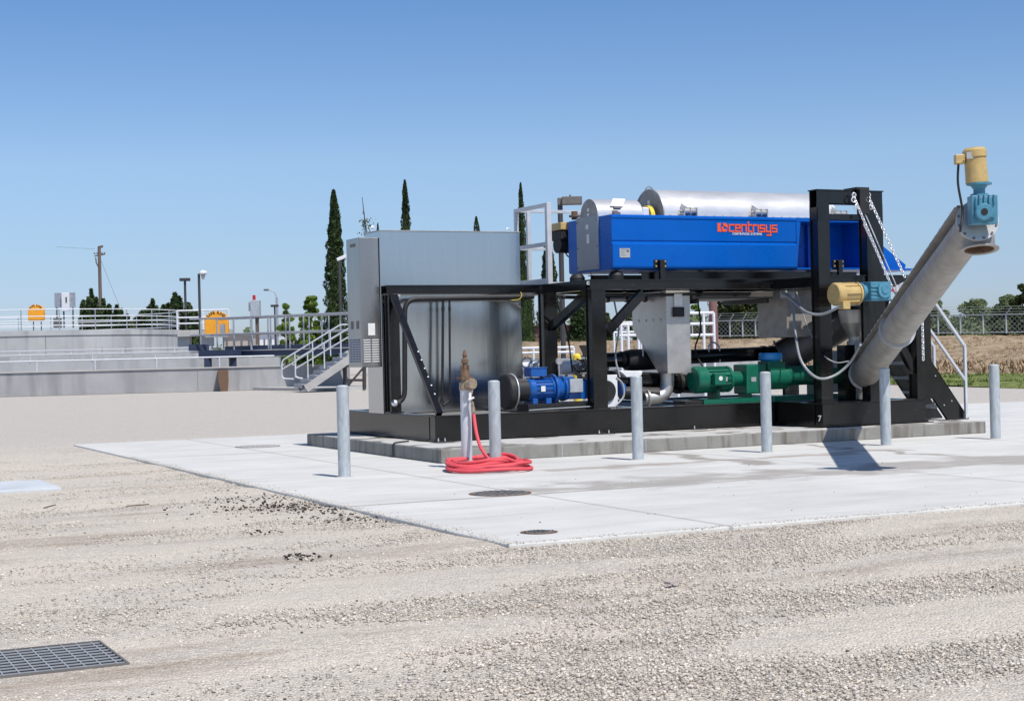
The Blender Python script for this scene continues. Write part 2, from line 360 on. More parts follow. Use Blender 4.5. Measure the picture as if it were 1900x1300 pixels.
def slab_material():
    m_ = concrete('slab_conc', (.60,.592,.56), (.4,.4,.4), 0, .9, .08, .07); t = m_.node_tree; L = t.links.new; p = t.nodes['Principled BSDF']
    g = [n for n in t.nodes if n.type == 'NEW_GEOMETRY'][0]; out = p.inputs['Base Color'].links[0].from_socket
    sp = nn(t, 'ShaderNodeSeparateXYZ'); L(g.outputs['Position'], sp.inputs[0])
    wob = nn(t, 'ShaderNodeTexNoise', Scale=1.3, Detail=5); L(g.outputs['Position'], wob.inputs[0])
    def math_(op, a, b=None):
        n = nn(t, 'ShaderNodeMath', operation=op)
        for i, v in enumerate((a, b)):
            if v is None: continue
            if hasattr(v, 'links'): L(v, n.inputs[i])
            else: n.inputs[i].default_value = v
        return n.outputs[0]
    def line(axis, pos, width, wobble, strength, col, lo=None, hi=None):
        nonlocal out
        d = math_('ABSOLUTE', math_('ADD', math_('SUBTRACT', sp.outputs[axis], pos), math_('MULTIPLY', math_('SUBTRACT', wob.outputs[0], .5), wobble)))
        r = nn(t, 'ShaderNodeMapRange'); L(d, r.inputs[0]); r.inputs[1].default_value = width*.4; r.inputs[2].default_value = width; r.inputs[3].default_value = strength; r.inputs[4].default_value = 0
        f = r.outputs[0]
        if lo is not None:
            for v, op in ((lo, 'GREATER_THAN'), (hi, 'LESS_THAN')): f = math_('MULTIPLY', f, math_(op, sp.outputs[1-axis], v))
        x = nn(t, 'ShaderNodeMix', data_type='RGBA'); L(f, x.inputs[0]); L(out, x.inputs[6]); x.inputs[7].default_value = (*col, 1); out = x.outputs[2]
    for X in (7.1, 11.6, 16.2, 21): line(0, X, .03, .0, .8, (.33,.32,.30))
    line(1, 14.35, .07, .05, .75, (.30,.26,.23)); line(1, 23.2, .05, 0, .5, (.3,.3,.3)); line(1, 12.3, .9, 1.2, .10, (.36,.35,.33)); line(0, 9.2, 1.2, 2.2, .10, (.36,.35,.33))
    # water stains that ran off the plinth into the swale
    line(1, 14.7, .75, 2.8, .9, (.36,.335,.30), 7.2, 14.5)
    line(1, 17.0, .22, 1.2, .85, (.38,.33,.29), 8.6, 14.0)
    line(0, 11.15, .2, .9, .9, (.30,.27,.24), 16.0, 19.2)
    line(0, 13.6, .12, 1.4, .85, (.30,.27,.24), 15.4, 19.2)
    sw = nn(t, 'ShaderNodeMapping'); sw.inputs['Scale'].default_value = (.5, 2.2, 1); L(g.outputs['Position'], sw.inputs[0])
    n3 = nn(t, 'ShaderNodeTexNoise', Scale=1.1, Detail=8, Roughness=.7); L(sw.outputs[0], n3.inputs[0])
    r3 = nn(t, 'ShaderNodeMapRange'); r3.inputs[1].default_value = .45; r3.inputs[2].default_value = .75; r3.inputs[3].default_value = 1; r3.inputs[4].default_value = .80; L(n3.outputs[0], r3.inputs[0])
    x = nn(t, 'ShaderNodeMix', data_type='RGBA', blend_type='MULTIPLY'); x.inputs[0].default_value = 1; L(out, x.inputs[6]); L(r3.outputs[0], x.inputs[7])
    L(x.outputs[2], p.inputs['Base Color']); return m_
slab_material()
b = MB(); b.box(SX0, SX1, SY0, SY1, -.12, 0)
b.build('concrete_apron', 'slab_conc', bevel=.012)['kind'] = 'structure'
# far service road: a paler compacted strip behind the slab
MATS['road'] = mat('road', (.43,.41,.385), .9, 0, .10, .3, .15, 20, (.3,1,1))
b = MB(); b.add([at(-60,800,Z=-.046), at(330,741,Z=-.046)+U((0,0,0)), at(650,735,Z=-.046), at(650,775,Z=-.046), at(180,795,Z=-.046)], [(0,1,2,3,4)])
b.build('service_road', 'road')['kind'] = 'structure'
# loose gravel: real stones, many thousands, one object
def stones(name, n, sampler, smin, smax, mt, flat=.6):
    pts = sampler(n); n = len(pts)
    base = np.array([(x,y,z) for z in (-1,1) for y in (-1,1) for x in (-1,1)], float)*.58
    V = base[None]*(1+rng.uniform(-.35,.35,(n,8,3)))
    s = (smin + (smax-smin)*rng.random(n)**2.6)[:,None,None]*.5; V *= s*np.array([1,.8,flat])*(1+rng.uniform(-.25,.25,(n,1,3)))
    a = rng.uniform(0, 2*np.pi, n); ca, sa = np.cos(a)[:,None], np.sin(a)[:,None]
    tilt = rng.normal(0,.3,n); ct, st = np.cos(tilt)[:,None], np.sin(tilt)[:,None]
    y = V[:,:,1]*ct - V[:,:,2]*st; z = V[:,:,1]*st + V[:,:,2]*ct; x = V[:,:,0]
    P = np.stack([x*ca-y*sa, x*sa+y*ca, z + s[:,:,0]*.25], -1) + pts[:,None,:]
    F = np.array([(0,2,3,1),(4,5,7,6),(0,1,5,4),(2,6,7,3),(0,4,6,2),(1,3,7,5)])
    F = (F[None] + (np.arange(n)*8)[:,None,None]).reshape(-1)
    me = bpy.data.meshes.new(name); me.vertices.add(n*8); me.vertices.foreach_set('co', P.reshape(-1))
    me.loops.add(n*24); me.loops.foreach_set('vertex_index', F); me.polygons.add(n*6)
    me.polygons.foreach_set('loop_start', np.arange(n*6)*4); me.polygons.foreach_set('loop_total', np.full(n*6, 4))
    me.update(calc_edges=True); me.validate(); me.materials.append(MATS[mt])
    o = bpy.data.objects.new(name, me); link(o); o['kind'] = 'stuff'; return o
def vnoise(x, y, seed):
    """smooth value noise"""
    r_ = np.random.default_rng(seed).random((64,64)); xi = np.floor(x).astype(int); yi = np.floor(y).astype(int); fx = x-xi; fy = y-yi
    fx = fx*fx*(3-2*fx); fy = fy*fy*(3-2*fy); g = lambda i, j: r_[(xi+i) % 64, (yi+j) % 64]
    return (g(0,0)*(1-fx)+g(1,0)*fx)*(1-fy) + (g(0,1)*(1-fx)+g(1,1)*fx)*fy
mat('stone', (.53,.48,.415), .95, 0, .15, 3, island=.34, tint=(.63,.575,.50), spec=.1)
def samp(n):
    d = 5.6 + (30-5.6)*rng.random(n)**1.45; lat = np.where(rng.random(n) < .8, rng.uniform(-.38,.38,n), rng.normal(0,.55,n))*d
    x = d*math.sin(YAW) + lat*math.cos(YAW); y = d*math.cos(YAW) - lat*math.sin(YAW)
    dens = .22*vnoise(x*.35+y*.1+20, y*1.3+9, 3) + .38*vnoise(x*1.0+5, y*3.1+x*.35+2, 4) + .40*vnoise(x*3.2+y, y*6.5+3, 5)
    near = np.minimum(np.abs(x-SX0)+(y<SY0)*9, np.abs(y-SY0)+(x<SX0)*9); edge = np.exp(-near/.9)*.35
    side = np.clip((x-y*.40)/6, -.10, .14)
    keep = rng.random(n) < np.clip((dens+edge+side-.34)*2.3, .12, 1)
    keep &= ~((x > SX0-.015) & (y > SY0-.015) & (y < SY1)); keep &= ~((x < 1.66) & (x > -1) & (y > 7.75) & (y < 8.4))
    z = np.full(n, GZ) - .006
    return np.stack([x,y,z], -1)[keep]
stones('gravel', 500000, samp, .006, .029, 'stone', .55)
# dark clods of dried mud by the slab's edge
def csamp(n):
    c = [at(480,925,Z=GZ), at(520,940,Z=GZ), at(560,920,Z=GZ), at(625,950,Z=GZ), at(640,965,Z=GZ), at(560,1032,Z=GZ), at(410,912,Z=GZ), at(480,988,Z=GZ), at(500,945,Z=GZ), at(590,935,Z=GZ)]
    sp = [.42,.35,.25,.35,.25,.13,.12,.13,.6,.5]; k = rng.choice(len(c), n, p=np.array([5,5,3,5,3,1.2,.6,.9,6,6])/35.7)
    P = np.array([tuple(q) for q in c])[k]; s = np.array(sp)[k]
    P[:,0] += rng.normal(0,1,n)*s*.8; P[:,1] += rng.normal(0,1,n)*s*.8
    P = P[~((P[:,0] > SX0-.03) & (P[:,1] > SY0-.03))]; return P
stones('mud_clods', 1500, csamp, .006, .042, 'clod', .45)
def lsamp(n):
    d = 5.8 + 18*rng.random(n)**1.2; lat = rng.uniform(-.36,.36,n)*d
    x = d*math.sin(YAW) + lat*math.cos(YAW); y = d*math.cos(YAW) - lat*math.sin(YAW)
    keep = ~((x > SX0-.02) & (y > SY0-.02)); return np.stack([x,y,np.full(n, GZ)], -1)[keep]
mat('dark_stone', (.11,.095,.08), .9, 0, .3, 20, island=.5)
stones('dark_pebbles', 420, lsamp, .008, .026, 'dark_stone', .5)
def ssamp(n):
    x = SX0 + rng.random(n)**1.5*9; y = SY0 + rng.random(n)**1.6*6; return np.stack([x,y,np.full(n, .001)], -1)
stones('slab_grit', 150, ssamp, .005, .018, 'dark_stone')
def esamp(n):
    u = rng.random(n); w_ = np.abs(rng.normal(0,.055,n)); a = rng.random(n) < .5; cl = vnoise(u*40, u*7, 8) + .3
    x = np.where(a, SX0+w_*cl*1.3, SX0+u*14); y = np.where(a, SY0+u*13, SY0+w_*cl*1.2); return np.stack([x,y,np.full(n,.0)],-1)
stones('edge_gravel', 8000, esamp, .004, .018, 'stone', .6)
for (x0,y0,x1,y1,xm,ym) in ((81,942,103,936,95,938),(233,940,276,935,238,938)):
    b = MB(); b.tube([at(x0,y0,Z=GZ+.02), at(xm,ym,Z=GZ+.03), at(x1,y1,Z=GZ+.02)], .006, 6)
    tag(b.build('twig', 'bark'), 'short dry twig lying on the gravel, nearer the left edge' if x0 < 200 else 'longer bent dry twig lying on the gravel left of the mud clods', 'twig', 'twigs on the gravel')
p = at(1250,1083,Z=GZ); b = MB(); b.bar(p+U((-.05,-.01,.012)), p+U((.05,.02,.022)), .05, .014)
tag(b.build('wood_chip', 'tan_wall'), 'small pale flat wood chip lying on the gravel in the right foreground', 'wood chip')

# drain grate in the gravel, lower left
g0 = at(0,1245,Z=GZ+.012); t = thing('drain_grate', 'dark rectangular bar grating drain cover set in gravel, lower left', 'drain grate', (.9,8.0,GZ))
gx0, gx1, gy0, gy1, gz = -.25, 1.64, 7.74, 8.42, GZ+.010
b = MB(); b.box(gx0,gx1,gy0-.012,gy0,gz-.04,gz+.002); b.box(gx0,gx1,gy1,gy1+.012,gz-.04,gz+.002); b.box(gx1,gx1+.012,gy0-.012,gy1+.012,gz-.04,gz+.002); b.box(gx0-.012,gx0,gy0-.012,gy1+.012,gz-.04,gz+.002); b.build('frame', 'vent_dark', t)
b = MB()
for i in range(9): y = gy0 + (gy1-gy0)*(i+.5)/9; b.box(gx0,gx1,y-.0035,y+.0035,gz-.006,gz)
for i in range(25): x = gx0 + (gx1-gx0)*(i+.5)/25; b.box(x-.003,x+.003,gy0,gy1,gz-.006,gz-.001)
b.build('bars', 'label_grey', t)
b = MB(); b.box(gx0,gx1,gy0,gy1,gz-.05,gz-.0075); b.build('sump_shade', 'rubber', t)  # black block close under the bars paints the darkness of the pit
# manholes and clean-outs
def manhole(c, r, label, lid='iron'):
    t = thing('manhole', label, 'manhole cover', (c.x,c.y,0), 'round covers in the concrete apron')
    b = MB(); b.lathe((c.x,c.y,-.01), (0,0,1), [(0,r),(.014,r),(.014,r-.03)], 40); b.build('rim', 'rust', t)
    b = MB(); b.lathe((c.x,c.y,-.01), (0,0,1), [(0,r-.032),(.018,r-.034),(.018,.001)], 40)
    for i in range(-4,5):
        h = math.sqrt(max(0,(r-.06)**2-(i*r/5)**2)); b.box(c.x+i*r/5-.006, c.x+i*r/5+.006, c.y-h, c.y+h, .006, .013)
    b.build('lid', lid, t)
manhole(at(928,915,Z=0), .32, 'wide grey manhole cover in the concrete below the red hose')
manhole(at(1000,987,Z=0), .15, 'small rusty round cover near the corner of the concrete apron')
manhole(at(478,828,Z=0), .36, 'faint concrete-filled cover left of the plinth, behind the leftmost bollard', 'step_conc')
b = MB(); q = at(100,903,Z=GZ); b.box(q.x-3.2, q.x, q.y-.5, q.y+.95, GZ-.05, GZ+.03)
tag(b.build('concrete_pad', 'pad_conc', bevel=.01), 'small pale concrete pad flush in the gravel at the left edge', 'concrete pad')

# ------------------------------------------------------------------ plinth
PX0, PX1, PY0, PY1, PZ = 8.14, 17.28, 19.05, 24.5, .18
t = thing('plinth', 'low weathered concrete plinth under the black machine skid', 'plinth', (PX0,PY0,0))
b = MB(); b.box(PX0, PX1, PY0, PY1, 0, PZ); b.build('block', 'plinth_conc', t, bevel=.012)
mt_ = mat('screed', (.50,.49,.465), .9, 0, .10, 1.5, .15, 45); tt = mt_.node_tree; pp = tt.nodes['Principled BSDF']; src_ = pp.inputs['Base Color'].links[0].from_socket
gg = [n for n in tt.nodes if n.type == 'NEW_GEOMETRY'][0]; n9 = nn(tt, 'ShaderNodeTexNoise', Scale=1.7, Detail=3); tt.links.new(gg.outputs['Position'], n9.inputs[0]); r9 = nn(tt, 'ShaderNodeMapRange'); r9.inputs[1].default_value = .55; r9.inputs[2].default_value = .60; tt.links.new(n9.outputs[0], r9.inputs[0])
x9 = nn(tt, 'ShaderNodeMix', data_type='RGBA'); tt.links.new(r9.outputs[0], x9.inputs[0]); tt.links.new(src_, x9.inputs[6]); x9.inputs[7].default_value = (.20,.185,.165,1); tt.links.new(x9.outputs[2], pp.inputs['Base Color'])
b = MB(); b.box(PX0+.012, PX1-.012, PY0+.012, PY1-.012, PZ-.01, PZ+.005); b.build('top_screed', 'screed', t)
b = MB()
for x in (9.9, 11.2, 13.15, 15.3): b.cut(); b.box(x, x+.012, PY0-.003, PY0+.01, .005, PZ-.012)
b.build('form_joint', 'label_grey', t)
b = MB(); b.tube(bend([(PX0-.02,20.7,0),(PX0-.02,20.7,.2),(PX0+.22,20.7,.215)], .05), .012, 8); b.build('drain_tube', 'rubber', t)
# the top of the plinth, swept and drier
SK0, SKY0, SK1, SKY1, SZ0, SZ = 8.72, 20.6, 16.42, 24.3, .2, .55
JX0, JY0 = 14.45, 19.42
# ------------------------------------------------------------------ skid
sk = thing('machine_skid', 'black steel skid base with posts, deck frame and portal carrying the centrifuge', 'skid frame', (SK0,SKY0,PZ))
def ibeam(name, p, q, h, wd, parent=sk, m_='black_paint', web=.012, inset=0):
    """I-section along p-q; p,q are the centre of the top flange"""
    b = MB(); p = U(p); q = U(q)
    b.bar(p-U((0,0,.01)), q-U((0,0,.01)), wd, .02); b.bar(p-U((0,0,h-.01)), q-U((0,0,h-.01)), wd, .02)
    b.bar(p-U((0,0,h/2)), q-U((0,0,h/2)), web, h-.04); return b.build(name, m_, parent)
def channel_box(name, x0,x1,y0,y1,z0,z1, m_='black_paint'):
    b = MB(); b.box(x0,x1,y0,y1,z0,z1); o = b.build(name, m_, sk, bevel=.006)
    return o
# base ring: channel with proud flanges along its outer faces
def base_beam(x0,x1,y0,y1):
    b = MB(); b.box(x0,x1,y0,y1,SZ0+.02,SZ-.014); b.box(x0-.03,x1+.03,y0-.03,y1+.03,SZ0,SZ0+.02); b.box(x0-.012,x1+.012,y0-.012,y1+.012,SZ-.014,SZ)
    return b.build('base_beam', 'black_paint', sk, bevel=.003)
base_beam(SK0, JX0, SKY0, SKY0+.18); base_beam(SK0, SK0+.18, SKY0+.215, SKY1-.2); base_beam(SK0, SK1, SKY1-.18, SKY1)
base_beam(JX0+.03, SK1, JY0, JY0+.18); base_beam(JX0+.03, JX0+.2, JY0+.215, SKY0+.2); base_beam(SK1-.2, SK1, JY0+.215, SKY1-.215)
for x in (10.4, 12.0, 13.6): base_beam(x, x+.12, SKY0+.215, SKY1-.215)
b = MB(); b.box(SK0+.2, SK1-.22, SKY0+.22, SKY1-.2, SZ-.06, SZ-.03); b.build('floor_plate', 'deck_grey', sk)
b = MB()
for x, y in ((SK0+.1,SKY0),(SK0,SKY0+1.9),(11.4,SKY0),(13.0,SKY0),(JX0+.4,JY0),(SK1,JY0+.08),(SK0,SKY1-.3)): b.cut(); b.box(x-.14,x+.14,y-.11,y+.11,PZ+.005,SZ0-.002)
b.build('foot_plate', 'grime_black', sk)
b = MB()
for x in (SK0+.02, SK0+.12, 11.3, 11.46, 12.94): b.cut(); b.lathe((x, SKY0-.06, SZ0-.004), (0,0,1), [(0,.012),(.03,.012),(.03,.006),(.05,.006)], 6)
b.build('anchor_bolt', 'chain_steel', sk)
text('chalk_mark', '7', .12, 'label_grey', sk, face_mtx(at(1521,781,Y=JY0-.003), (1,0,0)))
DZ1, DZ0 = 2.46, 2.31
YB = 22.4
def post(x0,x1,y0,y1,z0,z1):
    b = MB(); f = .016
    b.box(x0,x1,y0,y0+f,z0,z1); b.box(x0,x1,y1-f,y1,z0,z1); b.box(x0+.02,x0+.02+f,y0+f,y1-f,z0,z1); b.box(x1-.02-f,x1-.02,y0+f,y1-f,z0,z1)
    b.box(x0-.03,x1+.03,y0-.03,y1+.03,z0,z0+.015)
    return b.build('post', 'black_paint', sk)
YF = 20.68
xa, xb = at(1101,700,Y=YF).x, at(1127,700,Y=YF).x; post(xa,xb,YF,YF+.2,SZ,DZ0); P3 = xa
xc, xd_ = at(1012,700,Y=YB).x, at(1036,700,Y=YB).x; post(xc,xd_,YB,YB+.2,SZ,DZ0)
post(8.74,8.90,YB-.1,YB+.08,SZ,DZ1-.14)
xe = at(1493,700,Y=YF).x; 
post(SK1-.4,SK1-.2,YB,YB+.2,SZ,DZ0)
# deck frame beams
def beam(x0,x1,y0,y1,z0=DZ0,z1=DZ1,m_='black_paint'):
    b = MB(); b.box(x0,x1,y0,y1,z0,z0+.014); b.box(x0,x1,y0,y1,z1-.014,z1)
    if x1-x0 > y1-y0: b.box(x0,x1,y0+.02,y0+.034,z0+.014,z1-.014)
    else: b.box(x0+.02,x0+.034,y0,y1,z0+.014,z1-.014)
    return b.build('deck_beam', m_, sk)
beam(P3-.02, 15.9, YF-.02, YF+.16); beam(P3-.02, 16.4, YB+.02, YB+.2); beam(8.72, P3-.03, YB-.1, YB+.08, DZ1-.13, DZ1)
beam(P3-.02, P3+.14, YF+.165, YB+.015); beam(P3+.1, P3+.26, YB+.205, YB+1.3); beam(16.2, 16.36, YF+.165, YB+.015)
beam(13.3, 13.42, YF+.165, YB+.015); beam(14.9, 15.02, YF+.165, YB+.015)
# inner support beam right under the machine
beam(12.35, 16.4, YF+.30, YF+.42, DZ1+.005, DZ1+.13); beam(12.0, 16.5, YB-.45, YB-.33, DZ1+.005, DZ1+.13)
# walkway behind the machine
b = MB()
for i in range(30): y = YB+.25+i*.035; b.box(P3+.05, 16.3, y, y+.006, DZ1-.03, DZ1)
for i in range(40): x = P3+.05+i*(16.25-P3)/40; b.box(x, x+.006, YB+.22, YB+1.28, DZ1-.028, DZ1-.004)
b.build('walkway_grating', 'galv_paint', sk)
def brace(p, q, w_=.12, h=.12): b = MB(); b.bar(p, q, w_, h); return b.build('brace', 'black_paint', sk, bevel=.004)
brace((8.80,YB-.12,2.30), (SK0+.12,SKY0+.12,SZ+.02), .09, .07)
brace(at(1127,615,Y=YF+.1), at(1192,543,Y=YF+.1), .1, .13)
brace((xd_-.1, YB-.02, at(1036,606,Y=YB).z), (xd_-.1, YF+.42, DZ0-.01), .1, .13)
b = MB(); b.lathe((8.86,YB-.2,2.30),(0,-1,0),[(0,.02),(.02,.02)],8)
for k in range(6): q = U((8.80,YB-.12,2.30)).lerp(U((SK0+.12,SKY0+.12,SZ+.02)), .5+.07*k); b.cut(); b.lathe(q+U((.02,-.045,.02)),(0,-1,.4),[(0,.012),(.012,.012)],8)
b.build('bolt', 'galv', sk)
# portal (lifting frame for the screw conveyor)
PY = JY0+.02
px0, px1 = at(1516,355,Y=PY).x, at(1541,500,Y=PY).x; pr0, pr1 = at(1609,450,Y=PY).x, at(1639,450,Y=PY).x
PT = 3.72
post(px0, px1, PY, PY+.2, SZ, PT-.25)
post(pr0, pr1, PY, PY+.2, SZ, PT-.25)
b = MB(); zt, zb = PT, at(1560,378,Y=PY).z
b.box(px0, pr1, PY, PY+.018, zb, zt); b.box(px0, pr1, PY+.182, PY+.2, zb, zt); b.box(px0-.02, pr1+.02, PY-.01, PY+.21, zt, zt+.018); b.box(px0,px1,PY+.02,PY+.18,PT-.25,zb)
z1, z0 = at(1560,397,Y=PY).z, at(1560,408,Y=PY).z
b.box(px1, pr0, PY, PY+.2, z0, z1); b.box(px0,px1,PY-.004,PY+.204,z0,zb); b.box(pr0,pr1,PY-.004,PY+.204,z0,zb)
b.build('portal_head', 'black_paint', sk, bevel=.003)
# gusset under the head and lifting lug on its middle
b = MB(); xm = at(1597,370,Y=PY).x; b.box(xm-.09, xm+.09, PY-.10, PY-.012, at(1597,398,Y=PY).z, PT+.03); b.box(xm-.12,xm+.12,PY-.06,PY+.26,PT+.02,PT+.06); b.build('lifting_lug', 'grime_black', sk, bevel=.006)
# two rods from the lug to the conveyor
# right hand post by the ladder and its knee brace
ra, rb = at(1701,650,Y=PY).x, at(1728,650,Y=PY).x
post(ra, rb, PY, PY+.2, SZ, DZ0)
beam(px1+.02, rb, PY+.02, PY+.18, DZ0, DZ1)
beam(rb-.16, rb, PY+.2, YF+1.7, DZ0, DZ1)
beam(px0, px0+.16, PY+.205, YF-.03, DZ0-.02, DZ1-.02)
brace((ra+.02,PY+.1,at(1700,690,Y=PY).z), (pr1-.05,PY+.1,at(1655,560,Y=PY).z), .1, .12)
b = MB(); b.box(px1+.0, 15.9, YF-.03, YF-.022, DZ0-.01, DZ1+.01); 
# splice plate with bolts by the portal
sx = at(1487,525,Y=YF).x; b = MB(); b.box(sx-.02, px0+.35, YF-.034, YF-.022, DZ0-.02, DZ1+.03); b.build('splice_plate', 'grime_black', sk)
b = MB()
for dx in (.05, .16): b.cut(); b.lathe((sx+dx, YF-.034, (DZ0+DZ1)/2), (0,-1,0), [(0,.02),(.015,.02),(.015,.01),(.03,.01)], 8)
b.build('bolt', 'galv', sk)
# ladder at the right end
LY0, LY1 = 19.8, 20.42
def LP(px, py, Y=LY0): return at(px, py, Y=Y)
b1, b2 = LP(1757,779), LP(1798,781)
def stringer(Y):
    dx = b2.x-b1.x; x1 = b2.x; zt_ = 2.2; sl = (LP(1689,614).x-b2.x)/(LP(1689,614).z-b2.z)
    top = x1 + sl*(zt_-PZ)
    b = MB(); b.prism([(x1-dx,Y,PZ),(x1,Y,PZ),(top,Y,zt_),(top-dx,Y,zt_)], (0,.012,0))
    b.bar((x1-dx+.01,Y+.006,PZ+.01),(top-dx+.01,Y+.006,zt_), .05, .012); b.bar((x1-.008,Y+.02,PZ+.01),(top-.008,Y+.02,zt_), .05, .012)
    b.build('ladder_stringer', 'black_paint', sk); return x1, top, dx, zt_
x1, top, dx, zt_ = stringer(LY0); stringer(LY1)
for k in range(1, 9):
    z = PZ + .235*k
    if z > 2.15: break
    xk = x1 + (top-x1)*(z-PZ)/(zt_-PZ) - dx*.52
    b = MB(); b.box(xk-dx*.45, xk+dx*.45, LY0+.016, LY1-.004, z-.03, z-.024)
    for j in range(8): b.box(xk-dx*.45+j*dx*.9/8, xk-dx*.45+j*dx*.9/8+.008, LY0+.016, LY1-.004, z-.024, z)
    b.box(xk-dx*.46-.006, xk-dx*.46, LY0+.016, LY1-.004, z-.045, z+.002); b.build('ladder_tread', 'rail_paint', sk)  # pale paint puts sunlight on the treads into their colour
b = MB()
for f in (.12,.15,.35,.38,.58,.61,.8):
    z = PZ+(zt_-PZ)*f; xk = x1+(top-x1)*f; b.cut(); b.lathe((xk-dx*(.25 if int(f*100)%2 else .7), LY0-.001, z), (0,-1,0), [(0,.012),(.01,.012)], 8)
b.build('bolt', 'galv', sk)
for Y in (LY0-.06, LY1+.05):
    foot = LP(1777,778,Y) if Y < 20 else U((LP(1777,778,LY0).x, Y, PZ)); ft = U((b2.x-.11, Y, PZ+.02)); bd = U((b2.x-.11, Y, LP(1778,641).z))
    tp = U((bd.x + (LP(1727,568).x-LP(1778,641).x)*1.9, Y, bd.z + (LP(1727,568).z-LP(1778,641).z)*1.9))
    b = MB(); b.bar(ft, bd, .045, .045); b.bar(bd-U((0,0,.01)), tp, .045, .045, (0,1,0))
    m0 = U((ft.x, Y, LP(1776,706).z)); b.bar(m0, m0+(tp-bd), .04, .04, (0,1,0)); b.build('ladder_handrail', 'rail_paint', sk, bevel=.005)
# guard rail of the walkway, left end
RX = at(1018,450,Y=YB).x
rb0 = DZ1-.02; rt = at(1018,376,Y=YB).z; YR = YB+1.15
def railbar(p, q, s=.06, n='walkway_rail'): b = MB(); b.bar(p, q, s, s); return b.build(n, 'rail_paint', sk, bevel=.004)
b = MB()
b.box(RX-.04,RX+.04,YB-.04,YB+.04,rb0,rt); b.box(RX-.03,RX+.03,YR-.03,YR+.03,rb0,rt-.06)
b.box(RX-.03,RX+.03,YB+.04,YR+.03,rt-.06,rt); zm = at(1018,452,Y=YB).z; b.box(RX-.03,RX+.03,YB+.04,YR-.03,zm-.03,zm+.03)
b.box(RX-.01,RX+.01,YB+.04,YR-.03,rb0,rb0+.13)
b.box(RX+.03,16.2,YR-.025,YR+.025,rt-.055,rt-.005); b.box(RX+.03,16.2,YR-.02,YR+.02,zm-.03,zm+.015); b.box(RX+.01,16.2,YR+.03,YR+.04,rb0,rb0+.12)
for x in (RX+.22,12.9,14.3,15.7): b.box(x-.03,x+.03,YR-.03,YR+.03,rb0,rt-.055)
b.build('walkway_rail', 'rail_paint', sk, bevel=.004)

# ------------------------------------------------------------------ centrifuge
TX0, TX1, TY0, TY1, TZ0, TZ1 = 11.80, 16.60, 20.92, 22.32, 2.62, 3.45
ce = thing('centrifuge', 'long blue decanter centrifuge with silver half-round covers and orange lettering', 'centrifuge', (14,21.6,TZ0))
RXs = 15.16
prof = [(TY0+.05,TZ0),(TY0-.008,TZ0+.02),(TY0-.02,TZ0+.05),(TY0-.02,3.0),(TY0-.012,3.02),(TY0+.012,3.035),(TY0+.012,3.05),(TY0,3.062),(TY0,3.385),(TY0-.012,3.40),(TY0-.012,3.43),(TY0+.02,TZ1),
        (TY1-.03,TZ1),(TY1,TZ1-.03),(TY1,TZ0+.02),(TY1-.04,TZ0)]
b = MB(); b.prism([(TX0,y,z) for y, z in prof], (RXs-TX0,0,0))
b.prism([(RXs,TY0-.01,TZ0+.03),(RXs,TY0-.01,3.385),(RXs+.09,TY0-.006,3.385)],(0,.03,0))
b.box(RXs,TX1-.1,TY0+.56,TY1,TZ0,3.385); b.box(RXs+.001,TX1,TY0-.012,TY1,3.385,TZ1-.002); b.box(TX1-.1,TX1,TY0,TY1-.01,TZ0+.001,3.385); b.box(RXs,TX1-.1,TY0-.01,TY0+.56,TZ0+.002,TZ0+.03)
b.box(RXs,TX1-.1,TY0+.545,TY0+.56,3.02,3.05); b.box(15.75,15.79,TY0+.5,TY0+.56,TZ0+.03,3.385)
b.build('tub', 'blue_paint', ce, bevel=.006)
yA, yB_ = at(1112,450,X=TX0).y, at(1072,450,X=TX0).y
b = MB(); b.box(TX0-.02, TX0-.001, yA, yB_, TZ0+.03, TZ1+.03); o = b.build('end_panel', 'panel_grey', ce, bevel=.004)
bb = MB()
for y in (yA+.03, yB_-.03):
    for z in (TZ0+.08, 3.0, TZ1-.05): bb.cut(); bb.lathe((TX0-.02,y,z), (-1,0,0), [(0,.012),(.008,.012)], 8)
bb.build('screw', 'vent_dark', o)
bb = MB(); bb.box(TX0-.024,TX0-.02,yA+.3,yA+.38,3.28,3.35); bb.box(TX0-.024,TX0-.02,yA+.28,yA+.36,3.06,3.2); bb.build('sticker', 'label_white', o)
b = MB(); b.box(TX0-.004, TX0+.0, yB_+.02, TY1-.02, TZ0+.05, TZ0+.07); b.box(TX0-.004,TX0,TY0+.05,yA-.02,TZ0+.05,TZ0+.07); b.build('trim', 'blue_paint', ce)
def halfround(x0, x1, yc, r, z0, sx=0):
    seg = 28; vs = []; 
    for x in (x0, x1): vs += [(x, yc-r*math.cos(math.pi*k/seg), z0+r*math.sin(math.pi*k/seg)) for k in range(seg+1)]
    b = MB(); b.add(vs, [(k, k+1, seg+2+k, seg+1+k) for k in range(seg)], True)
    e = MB(); n = seg+1
    e.add([U(v)+U((.003,0,0)) for v in vs[:n]], [tuple(range(n))]); e.cut(); e.add([U(v)-U((.003,0,0)) for v in vs[n:]], [tuple(reversed(range(n)))])
    return b, e
YC = 21.62
sx1 = at(1188,380,Y=YC-.2).x
b, e = halfround(TX0+.0, sx1, YC, .285, TZ1+.005); bo = b.build('small_cover', 'stainless_bright', ce); e.build('end_cap', 'stainless_dull', bo)
bb = MB(); bb.box(TX0-.004,TX0-.0,YC-.02,YC+.05,3.55,3.6); bb.box(TX0-.004,TX0,YC-.02,YC+.06,3.48,3.52); bb.build('sticker', 'label_white', bo)
